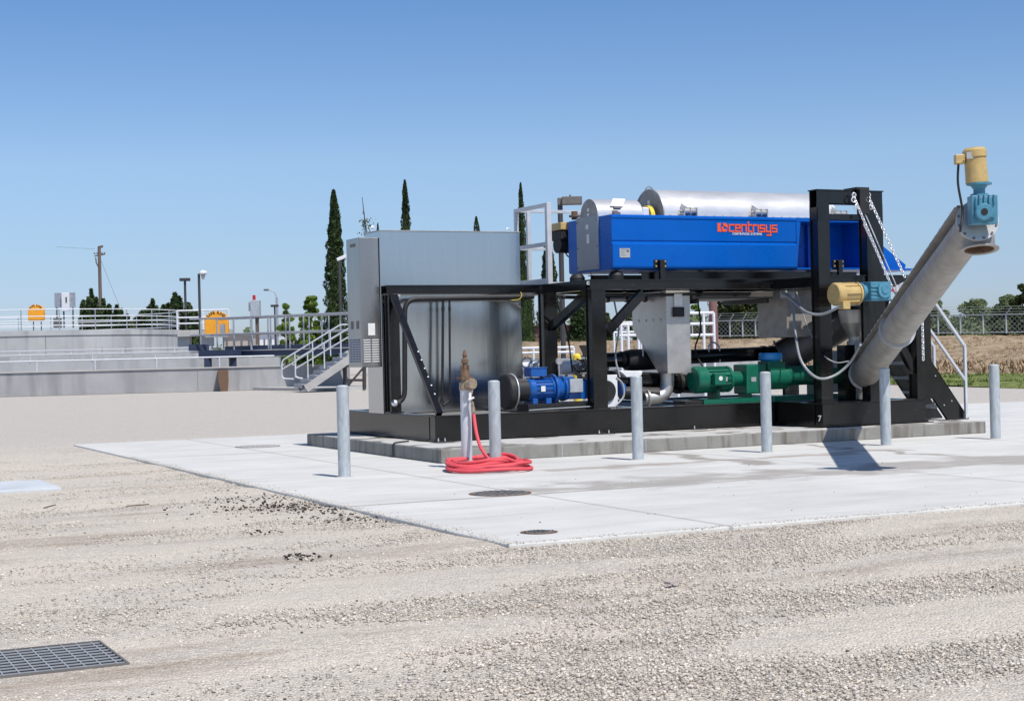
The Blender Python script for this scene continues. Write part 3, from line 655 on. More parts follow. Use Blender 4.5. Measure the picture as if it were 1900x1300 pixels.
b = MB(); q0 = at(1160,381,Y=YC-.28); b.box(q0.x-.16,q0.x+.16,YC-.40,YC-.38,3.60,3.72) if 0 else b.prism([at(1132,382,Y=YC-.26),at(1155,383,Y=YC-.26),at(1160,369,Y=YC-.2),at(1137,368,Y=YC-.2)], (0,-.006,0)); b.build('warning_plate', 'label_white', ce)
q = at(1143,390,Y=YC-.3); b = MB(); b.box(q.x-.06,q.x+.05,YC-.35,YC-.28,TZ1,TZ1+.07); b.cyl(q+U((-.05,-.02,.03)), q+U((.06,-.02,.03)), .025); b.build('sensor', 'vent_dark', ce, bevel=.005)
bigx0 = at(1232,394,Y=YC-.45).x
b = MB(); b.box(sx1+.002, sx1+.12, YC-.27, YC+.2, TZ1, TZ1+.16); b.build('belt_guard', 'white_paint', ce, bevel=.02)
b = MB(); b.lathe((sx1+.14, YC-.1, TZ1), (1,0,0), [(0,.2),(.07,.2),(.07,.05)], 28); b.build('pulley', 'yellow_paint', ce)
b, e = halfround(bigx0, 16.15, YC, .455, TZ1+.005); bo = b.build('main_cover', 'stainless_bright', ce); e.build('end_cap', 'stainless_dull', bo)
bb = MB()
for dy, dz in ((-.02,.2),(-.05,.12),(.04,.12),(.0,.26)): bb.box(bigx0-.006, bigx0-.001, YC+dy-.035, YC+dy+.03, TZ1+dz-.03, TZ1+dz+.03)
bb.build('sticker', 'label_white', bo)
b = MB(); b.box(bigx0-.02,16.15,YC-.49,YC-.455,TZ1+.001,TZ1+.018); b.box(bigx0-.02,16.15,YC+.455,YC+.49,TZ1+.001,TZ1+.018)
for k in range(20): b.lathe((bigx0+.1+k*.16, YC-.473, TZ1+.018), (0,0,1), [(0,.012),(.012,.012)], 6)
b.build('cover_flange', 'stainless', bo)
b = MB(); b.tube([U((bigx0-.0, YC-.457*math.cos(math.pi*k/28), TZ1+.005+.457*math.sin(math.pi*k/28))) for k in range(29)], .012, 6); b.build('cover_rim', 'stainless', bo)
for px in (1204, 1514):
    q = at(px, 338, Y=YC); zt2 = TZ1+.455; b = MB(); b.tube([U((q.x+.07*math.cos(a), YC, zt2-.02+.07*math.sin(a))) for a in np.linspace(0, math.pi, 12)], .008, 6); b.build('lifting_ring', 'vent_dark', bo)
for px in (1277, 1408, 1556):
    q = at(px, 387, Y=YC-.49); t2 = MB(); t2.cyl((q.x-.10,YC-.5,TZ1+.085),(q.x+.11,YC-.5,TZ1+.085),.05); t2.cyl((q.x-.16,YC-.5,TZ1+.085),(q.x-.10,YC-.5,TZ1+.085),.018)
    hg = t2.build('hinge', 'stainless', ce)
    t2 = MB(); t2.box(q.x-.115,q.x-.10,YC-.56,YC-.44,TZ1+.003,TZ1+.14); t2.box(q.x+.11,q.x+.125,YC-.56,YC-.44,TZ1+.003,TZ1+.14); t2.prism([(q.x-.11,YC-.46,TZ1+.13),(q.x+.04,YC-.46,TZ1+.13),(q.x-.11,YC-.46,TZ1+.21)],(0,.012,0)); t2.box(q.x+.0,q.x+.012,YC-.556,YC-.45,TZ1+.03,TZ1+.14); t2.build('bracket', 'stainless', hg)
# logo, drawn with strokes
lx = at(1352,0+422,Y=TY0).x; lw = (at(1442,424,Y=TY0).x - lx); lz = at(1390,429.5,Y=TY0).z; ch = .10
G = {'c':[[(1,0),(0,0),(0,1),(1,1)]], 'e':[[(1,0),(0,0),(0,1),(1,1),(1,.5),(0,.5)]], 'n':[[(0,0),(0,1),(1,1),(1,0)]], 't':[[(.1,1.45),(.1,0),(.8,0)],[(.1,1),(.8,1)]],
     'r':[[(0,0),(0,1),(.75,1)]], 'i':[[(0,0),(0,1)]], 's':[[(0,0),(1,0),(1,.5),(0,.5),(0,1),(1,1)]], 'y':[[(0,1),(0,0),(1,0)],[(1,1),(1,-.55),(.2,-.55)]]}
W = {'c':1,'e':1,'n':1,'t':.8,'r':.75,'i':0,'s':1,'y':1}; word = 'centrisys'; gap = .42
tot = sum(W[c] for c in word)+gap*(len(word)-1)+.3; us = lw/tot; th = .024; cx_ = lx+.1*us; b = MB(); k = 0
for c in word:
    for pl in G[c]:
        for a, e2 in zip(pl, pl[1:]):
            A = U((cx_+a[0]*us, 0, lz+a[1]*ch)); B_ = U((cx_+e2[0]*us, 0, lz+e2[1]*ch)); d = (B_-A).normalized()*th*.5; A -= d; B_ += d
            y = TY0-.0055-.0004*(k % 5); k += 1; b.bar((A.x,y,A.z),(B_.x,y,B_.z), th if abs(d.z) > abs(d.x) else .006, th if abs(d.x) >= abs(d.z) else .006, (0,0,1) if abs(d.x) >= abs(d.z) else (0,1,0))
    cx_ += (W[c]+gap)*us
b.build('lettering', 'logo_orange', ce)
lg0, lg1 = at(1331,425,Y=TY0).x, at(1350,425,Y=TY0).x; hz = lz-.01; H2 = .135; y = TY0-.0065
b = MB(); w3 = lg1-lg0
b.prism([(lg0,y,hz),(lg0+w3*.42,y,hz),(lg0+w3*.26,y,hz+H2*.5),(lg0+w3*.36,y,hz+H2),(lg0,y,hz+H2)],(0,.003,0))
b.prism([(lg0+w3*.36,y,hz+H2*.55),(lg0+w3*.5,y,hz),(lg0+w3*.85,y,hz),(lg0+w3*.98,y,hz+H2*.3),(lg0+w3*.75,y,hz+H2*.3),(lg0+w3*.6,y,hz+H2*.35),(lg0+w3*.55,y,hz+H2*.62)],(0,.003,0))
b.prism([(lg0+w3*.5,y-.001,hz+H2),(lg0+w3*.56,y-.001,hz+H2*.72),(lg0+w3*.98,y-.001,hz+H2*.42),(lg0+w3,y-.001,hz+H2*.75),(lg0+w3*.86,y-.001,hz+H2)],(0,.003,0))
b.build('emblem', 'logo_orange', ce)
qs = at(1386,436,Y=TY0); text('caption', 'CENTRIFUGE SYSTEMS', .047, 'label_white', ce, face_mtx((qs.x,TY0-.006,qs.z), (1,0,0)), spacing=1.2)
q = at(1158,478,Y=TY0); b = MB(); b.box(q.x-.09,q.x+.09,TY0-.028,TY0-.0205,q.z+.0,q.z+.14) ; pl = b.build('nameplate', 'label_grey', ce)
b = MB()
for i, (a0, a1) in enumerate(((-.07,.01),(-.07,-.01),(-.07,.0),(-.07,.03))): b.cut(); b.box(q.x+a0,q.x+a1,TY0-.030,TY0-.028,q.z+.03+i*.03,q.z+.036+i*.03)
b.box(q.x+.03,q.x+.07,TY0-.030,TY0-.028,q.z+.08,q.z+.12); b.build('print', 'vent_dark', pl)
# rubber mounts and brackets
for px, yy in ((1071,YC+.45),(1143,TY0+.12),(1300,TY0+.2),(1500,TY0+.2),(1071,TY0+.9)):
    x = at(px,510,Y=yy).x; b = MB(); b.lathe((x,yy,DZ1), (0,0,1), [(0,.12),(.08,.12),(.13,.085),(.155,.03),(.156,.001)], 20); b.build('rubber_mount', 'rubber', ce)
for px in (1225, 1555):
    x = at(px,490,Y=TY0-.03).x; zc = at(px,489,Y=TY0-.03).z; b = MB(); b.box(x-.11,x+.11,TY0-.04,TY0-.021,zc-.07,zc+.06); b.box(x-.04,x+.04,TY0-.10,TY0-.042,DZ1+.0,zc+.05); br = b.build('transport_bracket', 'black_paint', ce, bevel=.004)
    b = MB(); [b.cut().lathe((x+sx_,TY0-.04,zc+sz),(0,-1,0),[(0,.016),(.012,.016)],8) for sx_ in (-.08,.08) for sz in (-.04,.035)]; b.build('bolt', 'brass', br)
# drive motor behind the left end (dark with cream top)
x = TX0-.02; q = at(1046,430,Y=TY1+.25)
b = MB(); b.box(q.x-.12,q.x+.2,TY1+.12,TY1+.5,at(0+1046,440,Y=TY1+.25).z-.05,q.z+.02); b.cyl((q.x-.1,TY1+.3,q.z-.2),(q.x+.25,TY1+.3,q.z-.2),.14); mo = b.build('back_drive', 'rubber', ce, bevel=.02)
b = MB(); b.box(q.x-.13,q.x+.18,TY1+.1,TY1+.48,q.z+.022,q.z+.14); b.build('terminal_box', 'cream_paint', mo, bevel=.01)
b = MB(); b.tube(smooth_path([q+U((.0,0,-.3)), q+U((.08,-.02,-.4)), q+U((.2,-.1,-.3))]), .012, 8); b.build('cable', 'rubber', mo)
b = MB(); qq = at(1066,397,Y=TY1); b.lathe(qq+U((0,0,-.09)),(0,0,1),[(0,.05),(.04,.05),(.04,.09),(.07,.09),(.07,.05),(.13,.05)],10); b.build('valve', 'rust', ce)
# right end: main motor, guard, tub end plate with fins
q = at(1638,437,Y=YC+.1); b = MB(); b.lathe((TX1+.0,YC+.1,3.2),(1,0,0),[(0,.30),(.34,.30),(.38,.24),(.40,.05)],28); mm = b.build('main_motor', 'cream_paint', ce)
b = MB(); b.lathe((TX1+.02,YC+.1,3.2),(1,0,0),[(0,.36),(.12,.36),(.12,.3)],28); b.build('motor_flange', 'rubber', mm)
fx = at(1688,498,Y=TY0+.3).x
b = MB(); b.box(TX1, fx, TY0+.1, TY1-.1, TZ0-.0, TZ0+.03)
for y in (TY0+.28, TY1-.2): b.prism([(TX1,y,TZ0+.03),(fx-.12,y,TZ0+.03),(fx-.10,y,TZ0+.1),(TX1,y,TZ1-.08)], (0,.02,0))
b.build('motor_base', 'blue_paint', ce)
# hopper below (liquid outlet)
hb = thing('discharge_hopper', 'grey stainless discharge hopper tapering down under the centrifuge', 'hopper', (12.9,21.2,.7))
HY0, HY1 = 20.98, 22.1
hx0, hx1 = at(1237,600,Y=HY0).x, at(1281,600,Y=HY0).x; zb_ = at(1260,692,Y=HY0).z
b = MB()
yl = at(1172,548,X=hx0).y; ylb = at(1222,690,X=hx0).y; ztop = 2.3; zk = at(1178,610,X=hx0).z
b.prism([(hx0,HY0,ztop),(hx0,yl,ztop),(hx0,yl,zk),(hx0,ylb,zb_),(hx0,HY0,zb_)], (hx1-hx0,0,0)); hp = b.build('hopper_body', 'stainless', hb, bevel=.004)
b = MB(); cx2 = (hx0+hx1)/2; 
b.box(hx0+.13,hx0+.27,HY0-.03,HY0-.002,2.05,2.25); b.build('inspection_plate', 'label_white', hp)
b = MB(); b.box(hx0+.11,hx0+.29,HY0-.05,HY0-.003,1.9,2.045); [b.lathe((hx0+a,HY0-.05,z),(0,-1,0),[(0,.014),(.01,.014)],8) for a in (.13,.27) for z in (1.92,2.02)]; b.build('latch', 'rubber', hp)
b = MB(); [b.cut().lathe((hx0-.001, HY0+.18+.22*i, at(1237,590,Y=HY0).z-.02), (-1,0,0), [(0,.018),(.008,.018)], 8) for i in range(4)]; b.build('bolt', 'galv', hp)
e0 = U((hx0+.12, HY0+.22, zb_+.02)); b = MB(); b.tube(bend([e0, e0-U((0,0,.38)), e0+U((-.42,.02,-.40))], .24, 8), .105, 20); b.lathe(e0+U((-.36,.02,-.40)),(-1,0,0),[(0,.15),(.03,.15)],24); b.build('elbow', 'stainless', hb)
# solids chute
cx0, cx1 = at(1459,560,Y=20.9).x, at(1511,560,Y=20.9).x
hc = thing('solids_chute', 'square grey sheet-metal chute above the inclined screw, beside the portal', 'chute', (15,21,1.6))
b = MB(); b.box(cx0, cx1, 20.9, 21.7, 1.55, 2.30); cb = b.build('chute_body', 'stainless_dull', hc, bevel=.005)
b = MB(); b.box(cx0+.02,cx0+.15,20.87,20.898,2.17,2.28); b.box(cx0-.12,cx0-.03,20.87,20.9,2.17,2.28); b.build('junction_box', 'galv', cb)

# ------------------------------------------------------------------ control cabinet, air conditioner, conduits
CY = YB+.12; kx0, kx1 = at(705,500,Y=CY).x, at(966,500,Y=CY).x; ktop = at(705,428,Y=CY).z; kd = .62
kc = thing('control_cabinet', 'tall wide galvanised control cabinet panel standing on the skid, left end', 'control cabinet', (kx0,CY,SZ))
MATS['sheet'] = mat('sheet', (.50,.515,.53), .17, 1, .035, 3.0, .10, 1.1, (5,5,.35), rvar=.05)
b = MB(); b.box(kx0, kx1, CY, CY+kd, SZ-.02, ktop); cabx = b.build('cabinet_body', 'sheet', kc, bevel=.008)
b = MB(); b.box(kx0-.006, kx1+.006, CY-.008, CY+kd+.006, ktop-.001, ktop+.012); b.build('cabinet_roof', 'stainless', kc)
mx_ = at(838,480,Y=CY).x; b = MB(); b.box(mx_, mx_+.004, CY-.0025, CY+.001, DZ1+.02, ktop-.005); b.box(kx0+.02,kx1-.02,CY-.004,CY+.001,DZ0-.09,DZ0-.082); b.build('sheet_seam', 'stainless', kc)
for px, yy in ((692,CY+.45),(943,CY+.4)):
    x = at(px,428,Y=yy).x; b = MB(); b.torus((x,yy,ktop+.06),(0,1,0),.04,.01,20,8); b.build('lifting_eye', 'chain_steel', kc)
ac = thing('air_conditioner', 'narrow grey vented air conditioning unit hung on the left side of the cabinet', 'air conditioner', (8.4,22.6,1.2))
ax0, ax1 = kx0-.31, kx0-.003; ay0, ay1 = CY+.03, CY+.03+.58; az0, az1 = 1.24, 3.19
b = MB(); b.box(ax0, ax1, ay0, ay1, az0, az1); ab = b.build('housing', 'ac_steel', ac, bevel=.01)
b = MB(); b.box(ax0-.004,ax0-.001,ay0+.18,ay0+.40,az1-.13,az1-.08); [b.box(ax0-.004,ax0-.001,ay0+a,ay0+a+.1,1.82,1.94) for a in (.1,.34)]; b.build('vent_slot', 'vent_dark', ab)
b = MB()
for i in range(4):
    for j in range(10): b.box(ax0-.004, ax0-.001, ay0+.06+i*.125, ay0+.06+i*.125+.09, 1.32+j*.036, 1.32+j*.036+.022)
b.build('side_grille', 'vent_blue', ab)
b = MB()
for i in range(2):
    for j in range(10): b.box(ax0+.03+i*.135, ax0+.14+i*.135, ay0-.006, ay0-.001, 1.32+j*.036, 1.32+j*.036+.014)
b.build('front_louvre', 'label_white', ab)
b = MB(); b.box(ax0+.11,ax0+.22,ay0-.003,ay0-.001,1.72,1.9); b.build('rating_label', 'label_white', ab)
# conduits in front of the cabinet
cy_ = YB-.12
def conduit(pts, r, label, rb_=.12, ends=True):
    P = [at(x, y, Y=cy_) for x, y in pts]; b = MB(); b.tube(bend(P, rb_), r, 14); t = thing('conduit', label, 'conduit', P[0], 'conduits on the cabinet front'); b.build('pipe', 'grime_black', t)
    c = MB()
    for x, y in pts[1:-1]:
        q = at(x, y, Y=cy_)
    for k in (1,):
        a = P[0]; d = (P[1]-P[0]).normalized(); c.lathe(a, d, [(0,r*1.35),(.07,r*1.35)], 14)
        a = P[-1]; d = (P[-2]-P[-1]).normalized(); c.lathe(a+d*.1, d, [(0,r*1.3),(.06,r*1.3)], 14)
    c.build('coupling', 'rubber', t)
conduit([(733,748),(751,748),(751,555),(990,550)], .038, 'thick black conduit bending from the skid up and along the cabinet front', .2)
conduit([(820,748),(821,700),(822,557)], .021, 'left one of two thin vertical conduits on the cabinet front', .05)
conduit([(822,752),(835,742),(834,557)], .017, 'right one of two thin vertical conduits on the cabinet front', .05)
q = at(733,748,Y=cy_); b = MB(); b.ball(q, .055); tag(b.build('conduit_fitting', 'chain_steel'), 'round silver fitting at the foot of the thick conduit', 'pipe fitting')
b = MB(); b.tube(smooth_path([at(966,542,Y=cy_), at(968,548,Y=cy_-.05), at(963,555,Y=cy_-.06), at(948,557,Y=cy_-.06)]), .005, 6); tag(b.build('ground_wire', 'yellow_paint'), 'yellow and green earthing wire hanging by the cabinet corner', 'wire')

# ------------------------------------------------------------------ pumps, pipes under the deck
def motor(parent, p, d, r, L_, mt, cowl=.25, fins=18, name='motor'):
    """finned electric motor: p = fan end centre, d = axis"""
    p = U(p); d = U(d).normalized(); b = MB()
    b.lathe(p, d, [(0,r*.55),(.004,r*.94),(.03,r*1.04),(L_*cowl,r*1.04),(L_*cowl,r*.92),(L_*.93,r*.92),(L_*.93,r*1.02),(L_,r*1.02)], 28)
    u = d.cross(U((0,0,1)))
    if u.length < .05: u = U((1,0,0))
    u.normalize(); v = d.cross(u)
    for k in range(fins):
        a = 2*math.pi*k/fins; n_ = u*math.cos(a)+v*math.sin(a); c = p + n_*r*.95
        b.bar(c+d*L_*(cowl+.02), c+d*L_*.92, .006, r*.14, n_)
    return b.build(name, mt, parent)
bp = thing('feed_pump', 'blue feed pump and motor with black pulley guard, between cabinet and first post', 'pump', (10.8,21.0,SZ))
pyy = 21.05; zc = at(997,722,Y=pyy).z
mx0, mx1 = at(975,722,Y=pyy).x, at(1022,722,Y=pyy).x
motor(bp, (mx0,pyy,zc), (1,0,0), .17, mx1-mx0, 'pump_blue')
b = MB(); b.box(mx0+.04,mx0+.3,pyy-.12,pyy+.12,zc+.19,zc+.31); b.box(mx0+.03,mx0+.31,pyy-.13,pyy+.13,zc+.31,zc+.325); b.build('terminal_box', 'pump_blue', bp, bevel=.012)
b = MB(); gx = at(948,722,Y=pyy).x; b.cyl((gx,pyy,zc),(mx0-.002,pyy,zc),.165); b.lathe((gx-.12,pyy,zc-.02),(1,0,0),[(0,.24),(.02,.26),(.10,.26),(.12,.24)],32); gd = b.build('pulley_guard', 'grime_black', bp)
b = MB(); b.torus((gx+.01,pyy,zc-.02),(1,0,0),.25,.014,36,8); b.build('guard_rim', 'galv', gd)
g2 = at(1056,722,Y=pyy).x; g3 = at(1092,722,Y=pyy).x
b = MB(); b.lathe((mx1+.002,pyy,zc),(1,0,0),[(0,.22),(.04,.22),(.05,.17),(.16,.15),(.17,.19),(.2,.19),(g2-mx1,.15),(g3-mx1,.13)],28); b.box(g2-.08,g3,pyy-.15,pyy+.15,zc-.16,zc+.1); b.box(g2-.16,g2+.02,pyy-.14,pyy+.1,zc+.02,zc+.17); b.build('gear_case', 'pump_blue', bp, bevel=.015)
b = MB(); b.box(at(1057,715,Y=pyy-.2).x,at(1081,715,Y=pyy-.2).x,pyy-.22,pyy-.17,at(1060,728,Y=pyy-.2).z,at(1060,703,Y=pyy-.2).z); b.build('control_box', 'galv', bp, bevel=.008)
b = MB(); b.box(mx0+.17,mx0+.24,pyy-.176,pyy-.17,zc-.03,zc+.05); b.build('nameplate', 'label_white', bp)
b = MB(); [b.cut().ball((g2-.03+.02*(i%2),pyy-.18,zc+.02+.05*i-.06), .016) for i in range(4)]; b.build('cable_gland', 'chain_steel', bp)
b = MB(); b.box(mx0+.04,mx0+.12,pyy-.16,pyy+.16,SZ+.101,zc-.13); b.cut(); b.box(mx1-.16,mx1-.07,pyy-.16,pyy+.16,SZ+.101,zc-.13); b.build('foot', 'pump_blue', bp, bevel=.006)
b = MB(); b.box(mx0-.05,g3+.1,pyy-.18,pyy+.2,SZ,SZ+.10); b.build('base_rail', 'grime_black', bp)
b = MB(); qg = at(1037,670,Y=pyy+.1); b.cyl(qg+U((0,0,-.25)), qg+U((0,0,-.04)), .014); b.cyl(qg+U((0,-.02,0)), qg+U((0,.02,0)), .05); b.build('pressure_gauge', 'stainless', bp)
b = MB(); b.tube(smooth_path([(mx0-.1,SKY0+.15,SZ+.02),(mx1,SKY0+.2,SZ+.03),(g3+.1,SKY0+.18,SZ+.04)]), .012, 6); b.build('cable', 'cable_grey', bp)
# valves beyond the blue pump
vt = thing('valve_assembly', 'cluster of steel valves and fittings beside the black post, behind the blue pump', 'valves', (11.6,21.6,.8))
for (px, py, yy, r, L_) in ((1068,686,21.6,.09,.2),(1081,672,21.5,.05,.12),(1092,690,21.3,.07,.14),(1074,700,21.4,.06,.2),(1090,715,21.2,.05,.1)):
    q = at(px,py,Y=yy); b = MB(); b.lathe(q,(1,0,.15),[(0,r),(.03,r),(.03,r*.6),(L_,r*.6),(L_,r),(L_+.03,r)],18); b.torus(q+U((.05,0,r+.05)),(0,.2,1),.06,.008,18,6); b.cyl(q+U((.05,0,0)), q+U((.05,0,r+.05)), .01); b.build('valve', 'iron', vt)
b = MB(); b.tube(smooth_path([at(1060,675,Y=21.4), at(1075,690,Y=21.2), at(1100,672,Y=21.3), at(1110,640,Y=21.5)]), .012, 6); b.tube(smooth_path([at(1070,665,Y=21.4), at(1090,680,Y=21.2), at(1085,740,Y=21.1)]), .01, 6); b.build('cable', 'rubber', vt)
b = MB(); b.tube([at(1040,682,Y=22.3), at(1125,678,Y=22.3)], .10, 18); b.lathe(at(1060,681,Y=22.3),(1,0,0),[(0,.12),(.04,.12)],18); b.build('insulated_pipe', 'white_paint', vt)
# white flow panel with blue cable loop
fp = thing('flow_meter_panel', 'white instrument panel with round dark gauge behind the first deck post', 'instrument panel', (11.8,20.9,SZ))
fy = YF+.32; qa, qb = at(1126,725,Y=fy).x, at(1146,725,Y=fy).x; za, zb3 = at(1135,755,Y=fy).z, at(1135,695,Y=fy).z
b = MB(); b.box(qa-.1,qb,fy,fy+.04,za,zb3); b.build('panel', 'white_paint', fp, bevel=.006)
b = MB(); b.lathe((qa-.02,fy-.001,(za+zb3)/2),(0,-1,0),[(0,.16),(.03,.16),(.03,.14)],28); b.build('dial', 'grime_black', fp)
b = MB(); b.tube(smooth_path([at(1143,700,Y=fy), at(1155,712,Y=fy), at(1157,735,Y=fy), at(1140,755,Y=fy)]), .016, 8); b.build('cable', 'label_grey', fp)
b = MB(); b.cyl(at(1148,722,Y=fy+.15), at(1156,722,Y=fy+.15), .1); b.build('motor_end', 'pump_blue', fp)
# black pipes
def pipe(name, label, pts, r, mt, flanges=(), rb_=.15, group=None, hoop=None):
    t = thing(name, label, 'pipe', pts[0], group); b = MB(); b.tube(bend(pts, rb_), r, 22); b.build('pipe_run', mt, t)
    for i, f in enumerate(flanges):
        P = [U(p) for p in pts]; d = (P[-1]-P[0]).normalized() if len(P) == 2 else (P[1]-P[0]).normalized(); c = P[0]+(P[1]-P[0])*f
        b = MB(); b.lathe(c-d*.03, d, [(0,r*1.12),(.06,r*1.12)], 22); b.build('clamp', 'grime_black', t)
    return t
tp_ = pipe('upper_pipe', 'upper long black pipe running behind the hopper to the inclined screw', [at(1120,668,Y=21.9), at(1438,655,Y=21.7)], .115, 'black_paint', (.1,.16,.93,.98), group='black pipes under the deck')
for px in (1202, 1324):
    q = at(px,640,Y=21.8); b = MB(); b.tube(bend([at(px-9,664,Y=21.7), at(px-9,640,Y=21.7), at(px,634,Y=21.7), at(px+11,642,Y=21.7), at(px+12,672,Y=21.68)], .04), .014, 8); b.build('hanger', 'galv', tp_)
q = at(1170,665,Y=21.85); b = MB(); b.lathe(at(1160,668,Y=21.85), (1,0,0), [(0,.15),(.1,.17),(.3,.17),(.6,.16),(.9,.12)], 22); b.build('filter_body', 'grime_black', tp_)
pipe('lower_pipe', 'lower black pipe beneath the hopper, level with the green motor', [at(1128,705,Y=21.5), at(1290,712,Y=21.5)], .15, 'black_paint', (.1,.2,.8), group='black pipes under the deck')
pipe('drain_pipe', 'dark low pipe leading left from the stainless elbow near the skid floor', [at(1150,728,Y=21.35), at(1222,731,Y=21.2)], .10, 'grime_black', (.5,), group='black pipes under the deck')
b = MB(); q = at(1150,690,Y=21.3); pts = [(a, r_) for a, r_ in ((0,0),)]
b.prism([at(1147,687,Y=21.2), at(1193,688,Y=21.2), at(1190,697,Y=21.2), at(1163,700,Y=21.2), at(1157,694,Y=21.2)], (0,.25,0)); tag(b.build('shield', 'white_paint', None, bevel=.01), 'curved white sheet cover over the dark pipe behind the third bollard', 'cover')
t = thing('drip_tray', 'long dark tray slung under the centrifuge between hopper and chute', 'tray', (14,21.5,2.1))
b = MB(); b.box(13.25,14.75,21.0,22.2,2.17,2.28); b.build('tray', 'trough_shade_dark', t, bevel=.006)
b = MB(); b.box(13.3,13.34,20.96,22.2,2.10,2.17); b.cut(); b.box(14.6,14.64,20.96,22.2,2.10,2.17); b.build('hanger', 'grime_black', t)
for zz, y_, r_, m_, x0_, x1_, lb in ((2.25,20.98,.028,'grime_black',11.7,14.3,'nearer dark pipe run slung just below the deck beam'),(2.20,21.5,.035,'stainless_dull',11.7,13.3,'farther steel pipe run slung below the deck, left of the hopper'),(2.26,22.2,.03,'rubber',11.6,13.4,'black cable bundle below the rear deck beam')):
    t = thing('service_pipe', lb, 'pipe', (x0_,y_,zz), 'service pipes under the deck'); b = MB(); b.tube(smooth_path([(x0_,y_,zz),((x0_*2+x1_)/3,y_,zz-.012),((x0_+2*x1_)/3,y_,zz+.004),(x1_,y_,zz)]), r_, 10); b.build('pipe_run', m_, t)
    b = MB()
    for k in range(4): b.cut(); b.lathe((x0_+.3+k*(x1_-x0_-.6)/3,y_,zz-.006),(1,0,0),[(0,r_*1.4),(.05,r_*1.4)],12)
    b.build('clamp', 'grime_black', t)
for pts9, lb, m9 in (([(1035,560,22.2),(1048,600,21.9),(1056,640,21.6),(1062,690,21.4)],'black hose dropping from the deck to the valve cluster','rubber'),([(1140,560,21.4),(1148,610,21.3),(1142,660,21.2),(1150,700,21.1)],'grey hose dropping beside the hopper','cable_grey'),([(1295,560,21.6),(1300,610,21.5),(1290,650,21.4),(1310,690,21.2)],'black hose dropping behind the hopper to the green motor','rubber')):
    b = MB(); b.tube(smooth_path([at(x,y,Y=Y_) for x,y,Y_ in pts9], 8), .014, 8); tag(b.build('hose', m9), lb, 'hose', 'hoses under the deck')
# green pump
gp = thing('sludge_pump', 'green progressive cavity pump with motor and gearbox on a green base', 'pump', (13.9,20.9,SZ))
gy = 20.95; gz0 = at(1360,738,Y=gy-.2).z
b = MB(); b0, b1_ = at(1306,745,Y=gy-.22).x, 15.9; b.box(b0,b1_,gy-.22,gy-.18,SZ+.002,gz0); b.box(b0,b1_,gy+.18,gy+.22,SZ+.002,gz0); b.box(b0,b1_,gy-.22,gy+.22,gz0-.012,gz0); b.build('base_frame', 'green_paint', gp, bevel=.003)
b = MB(); b.box(b0-.32,b0-.01,gy-.2,gy+.15,SZ+.002,gz0-.02); b.build('base_end', 'grime_black', gp)
zc = at(1315,704,Y=gy).z; m0 = at(1292,704,Y=gy-.1).x; m1 = at(1350,704,Y=gy).x
mo = motor(gp, (m0,gy,zc), (1,0,0), .20, m1-m0, 'green_paint', .3)
b = MB(); b.box(m0+.22,m0+.42,gy-.29,gy-.19,zc-.08,zc+.1); b.build('terminal_box', 'green_paint', gp, bevel=.01)
b = MB(); b.lathe((m0+.32,gy-.292,zc+.02),(0,-1,0),[(0,.035),(.002,.035)],20); b.build('label_disc', 'label_white', gp)
b = MB(); b.box(m0+.44,m0+.50,gy-.205,gy-.198,zc-.03,zc+.04); b.build('nameplate', 'label_grey', gp)
b = MB(); b.torus((m0+.35,gy-.2,zc-.2),(0,1,0),.07,.012,16,6,180,360); b.build('cable', 'rubber', gp)
x2, x3, x4 = at(1373,704,Y=gy).x, at(1413,704,Y=gy).x, at(1440,704,Y=gy).x
b = MB(); b.lathe((m1,gy,zc),(1,0,0),[(0,.17),(.03,.12),(x2-m1,.11)],24); b.box(x2,x3-.04,gy-.19,gy+.19,zc-.24,zc+.22); b.lathe((x3-.04,gy,zc),(1,0,0),[(0,.14),(.1,.13),(.14,.17),(.18,.17)],24); b.build('gearbox', 'green_paint', gp, bevel=.02)
b = MB(); b.box(x2+.08,x2+.17,gy-.196,gy-.191,zc-.05,zc+.02); b.build('nameplate', 'label_grey', gp)
b = MB(); xi = at(1418,700,Y=gy).x; b.box(xi-.02,xi+.3,gy-.15,gy+.15,zc+.1,zc+.26); b.cyl((xi,gy,zc),(xi+.38,gy,zc),.19); b.build('suction_housing', 'green_paint', gp, bevel=.012)
b = MB(); b.lathe((xi+.13,gy,zc+.26),(0,0,1),[(0,.15),(.03,.19),(.11,.19),(.13,.17)],24); b.build('inlet_ring', 'ring_blue', gp)
b = MB(); b.lathe((xi+.38,gy,zc+.02),(1,0,0),[(0,.19),(.03,.19),(.05,.155),(1.0,.155),(1.0,.19),(1.04,.19),(1.04,.155),(15.9-xi-.38,.155)],24); b.build('stator_tube', 'green_paint', gp)
b = MB(); b.box(xi+.9,xi+.95,gy-.12,gy+.12,gz0,zc-.1); b.cut(); b.box(m0+.35,m0+.4,gy-.14,gy+.14,gz0,zc-.16); b.cut(); b.box(x2+.05,x2+.12,gy-.14,gy+.14,gz0,zc-.2); b.build('support', 'green_paint', gp)

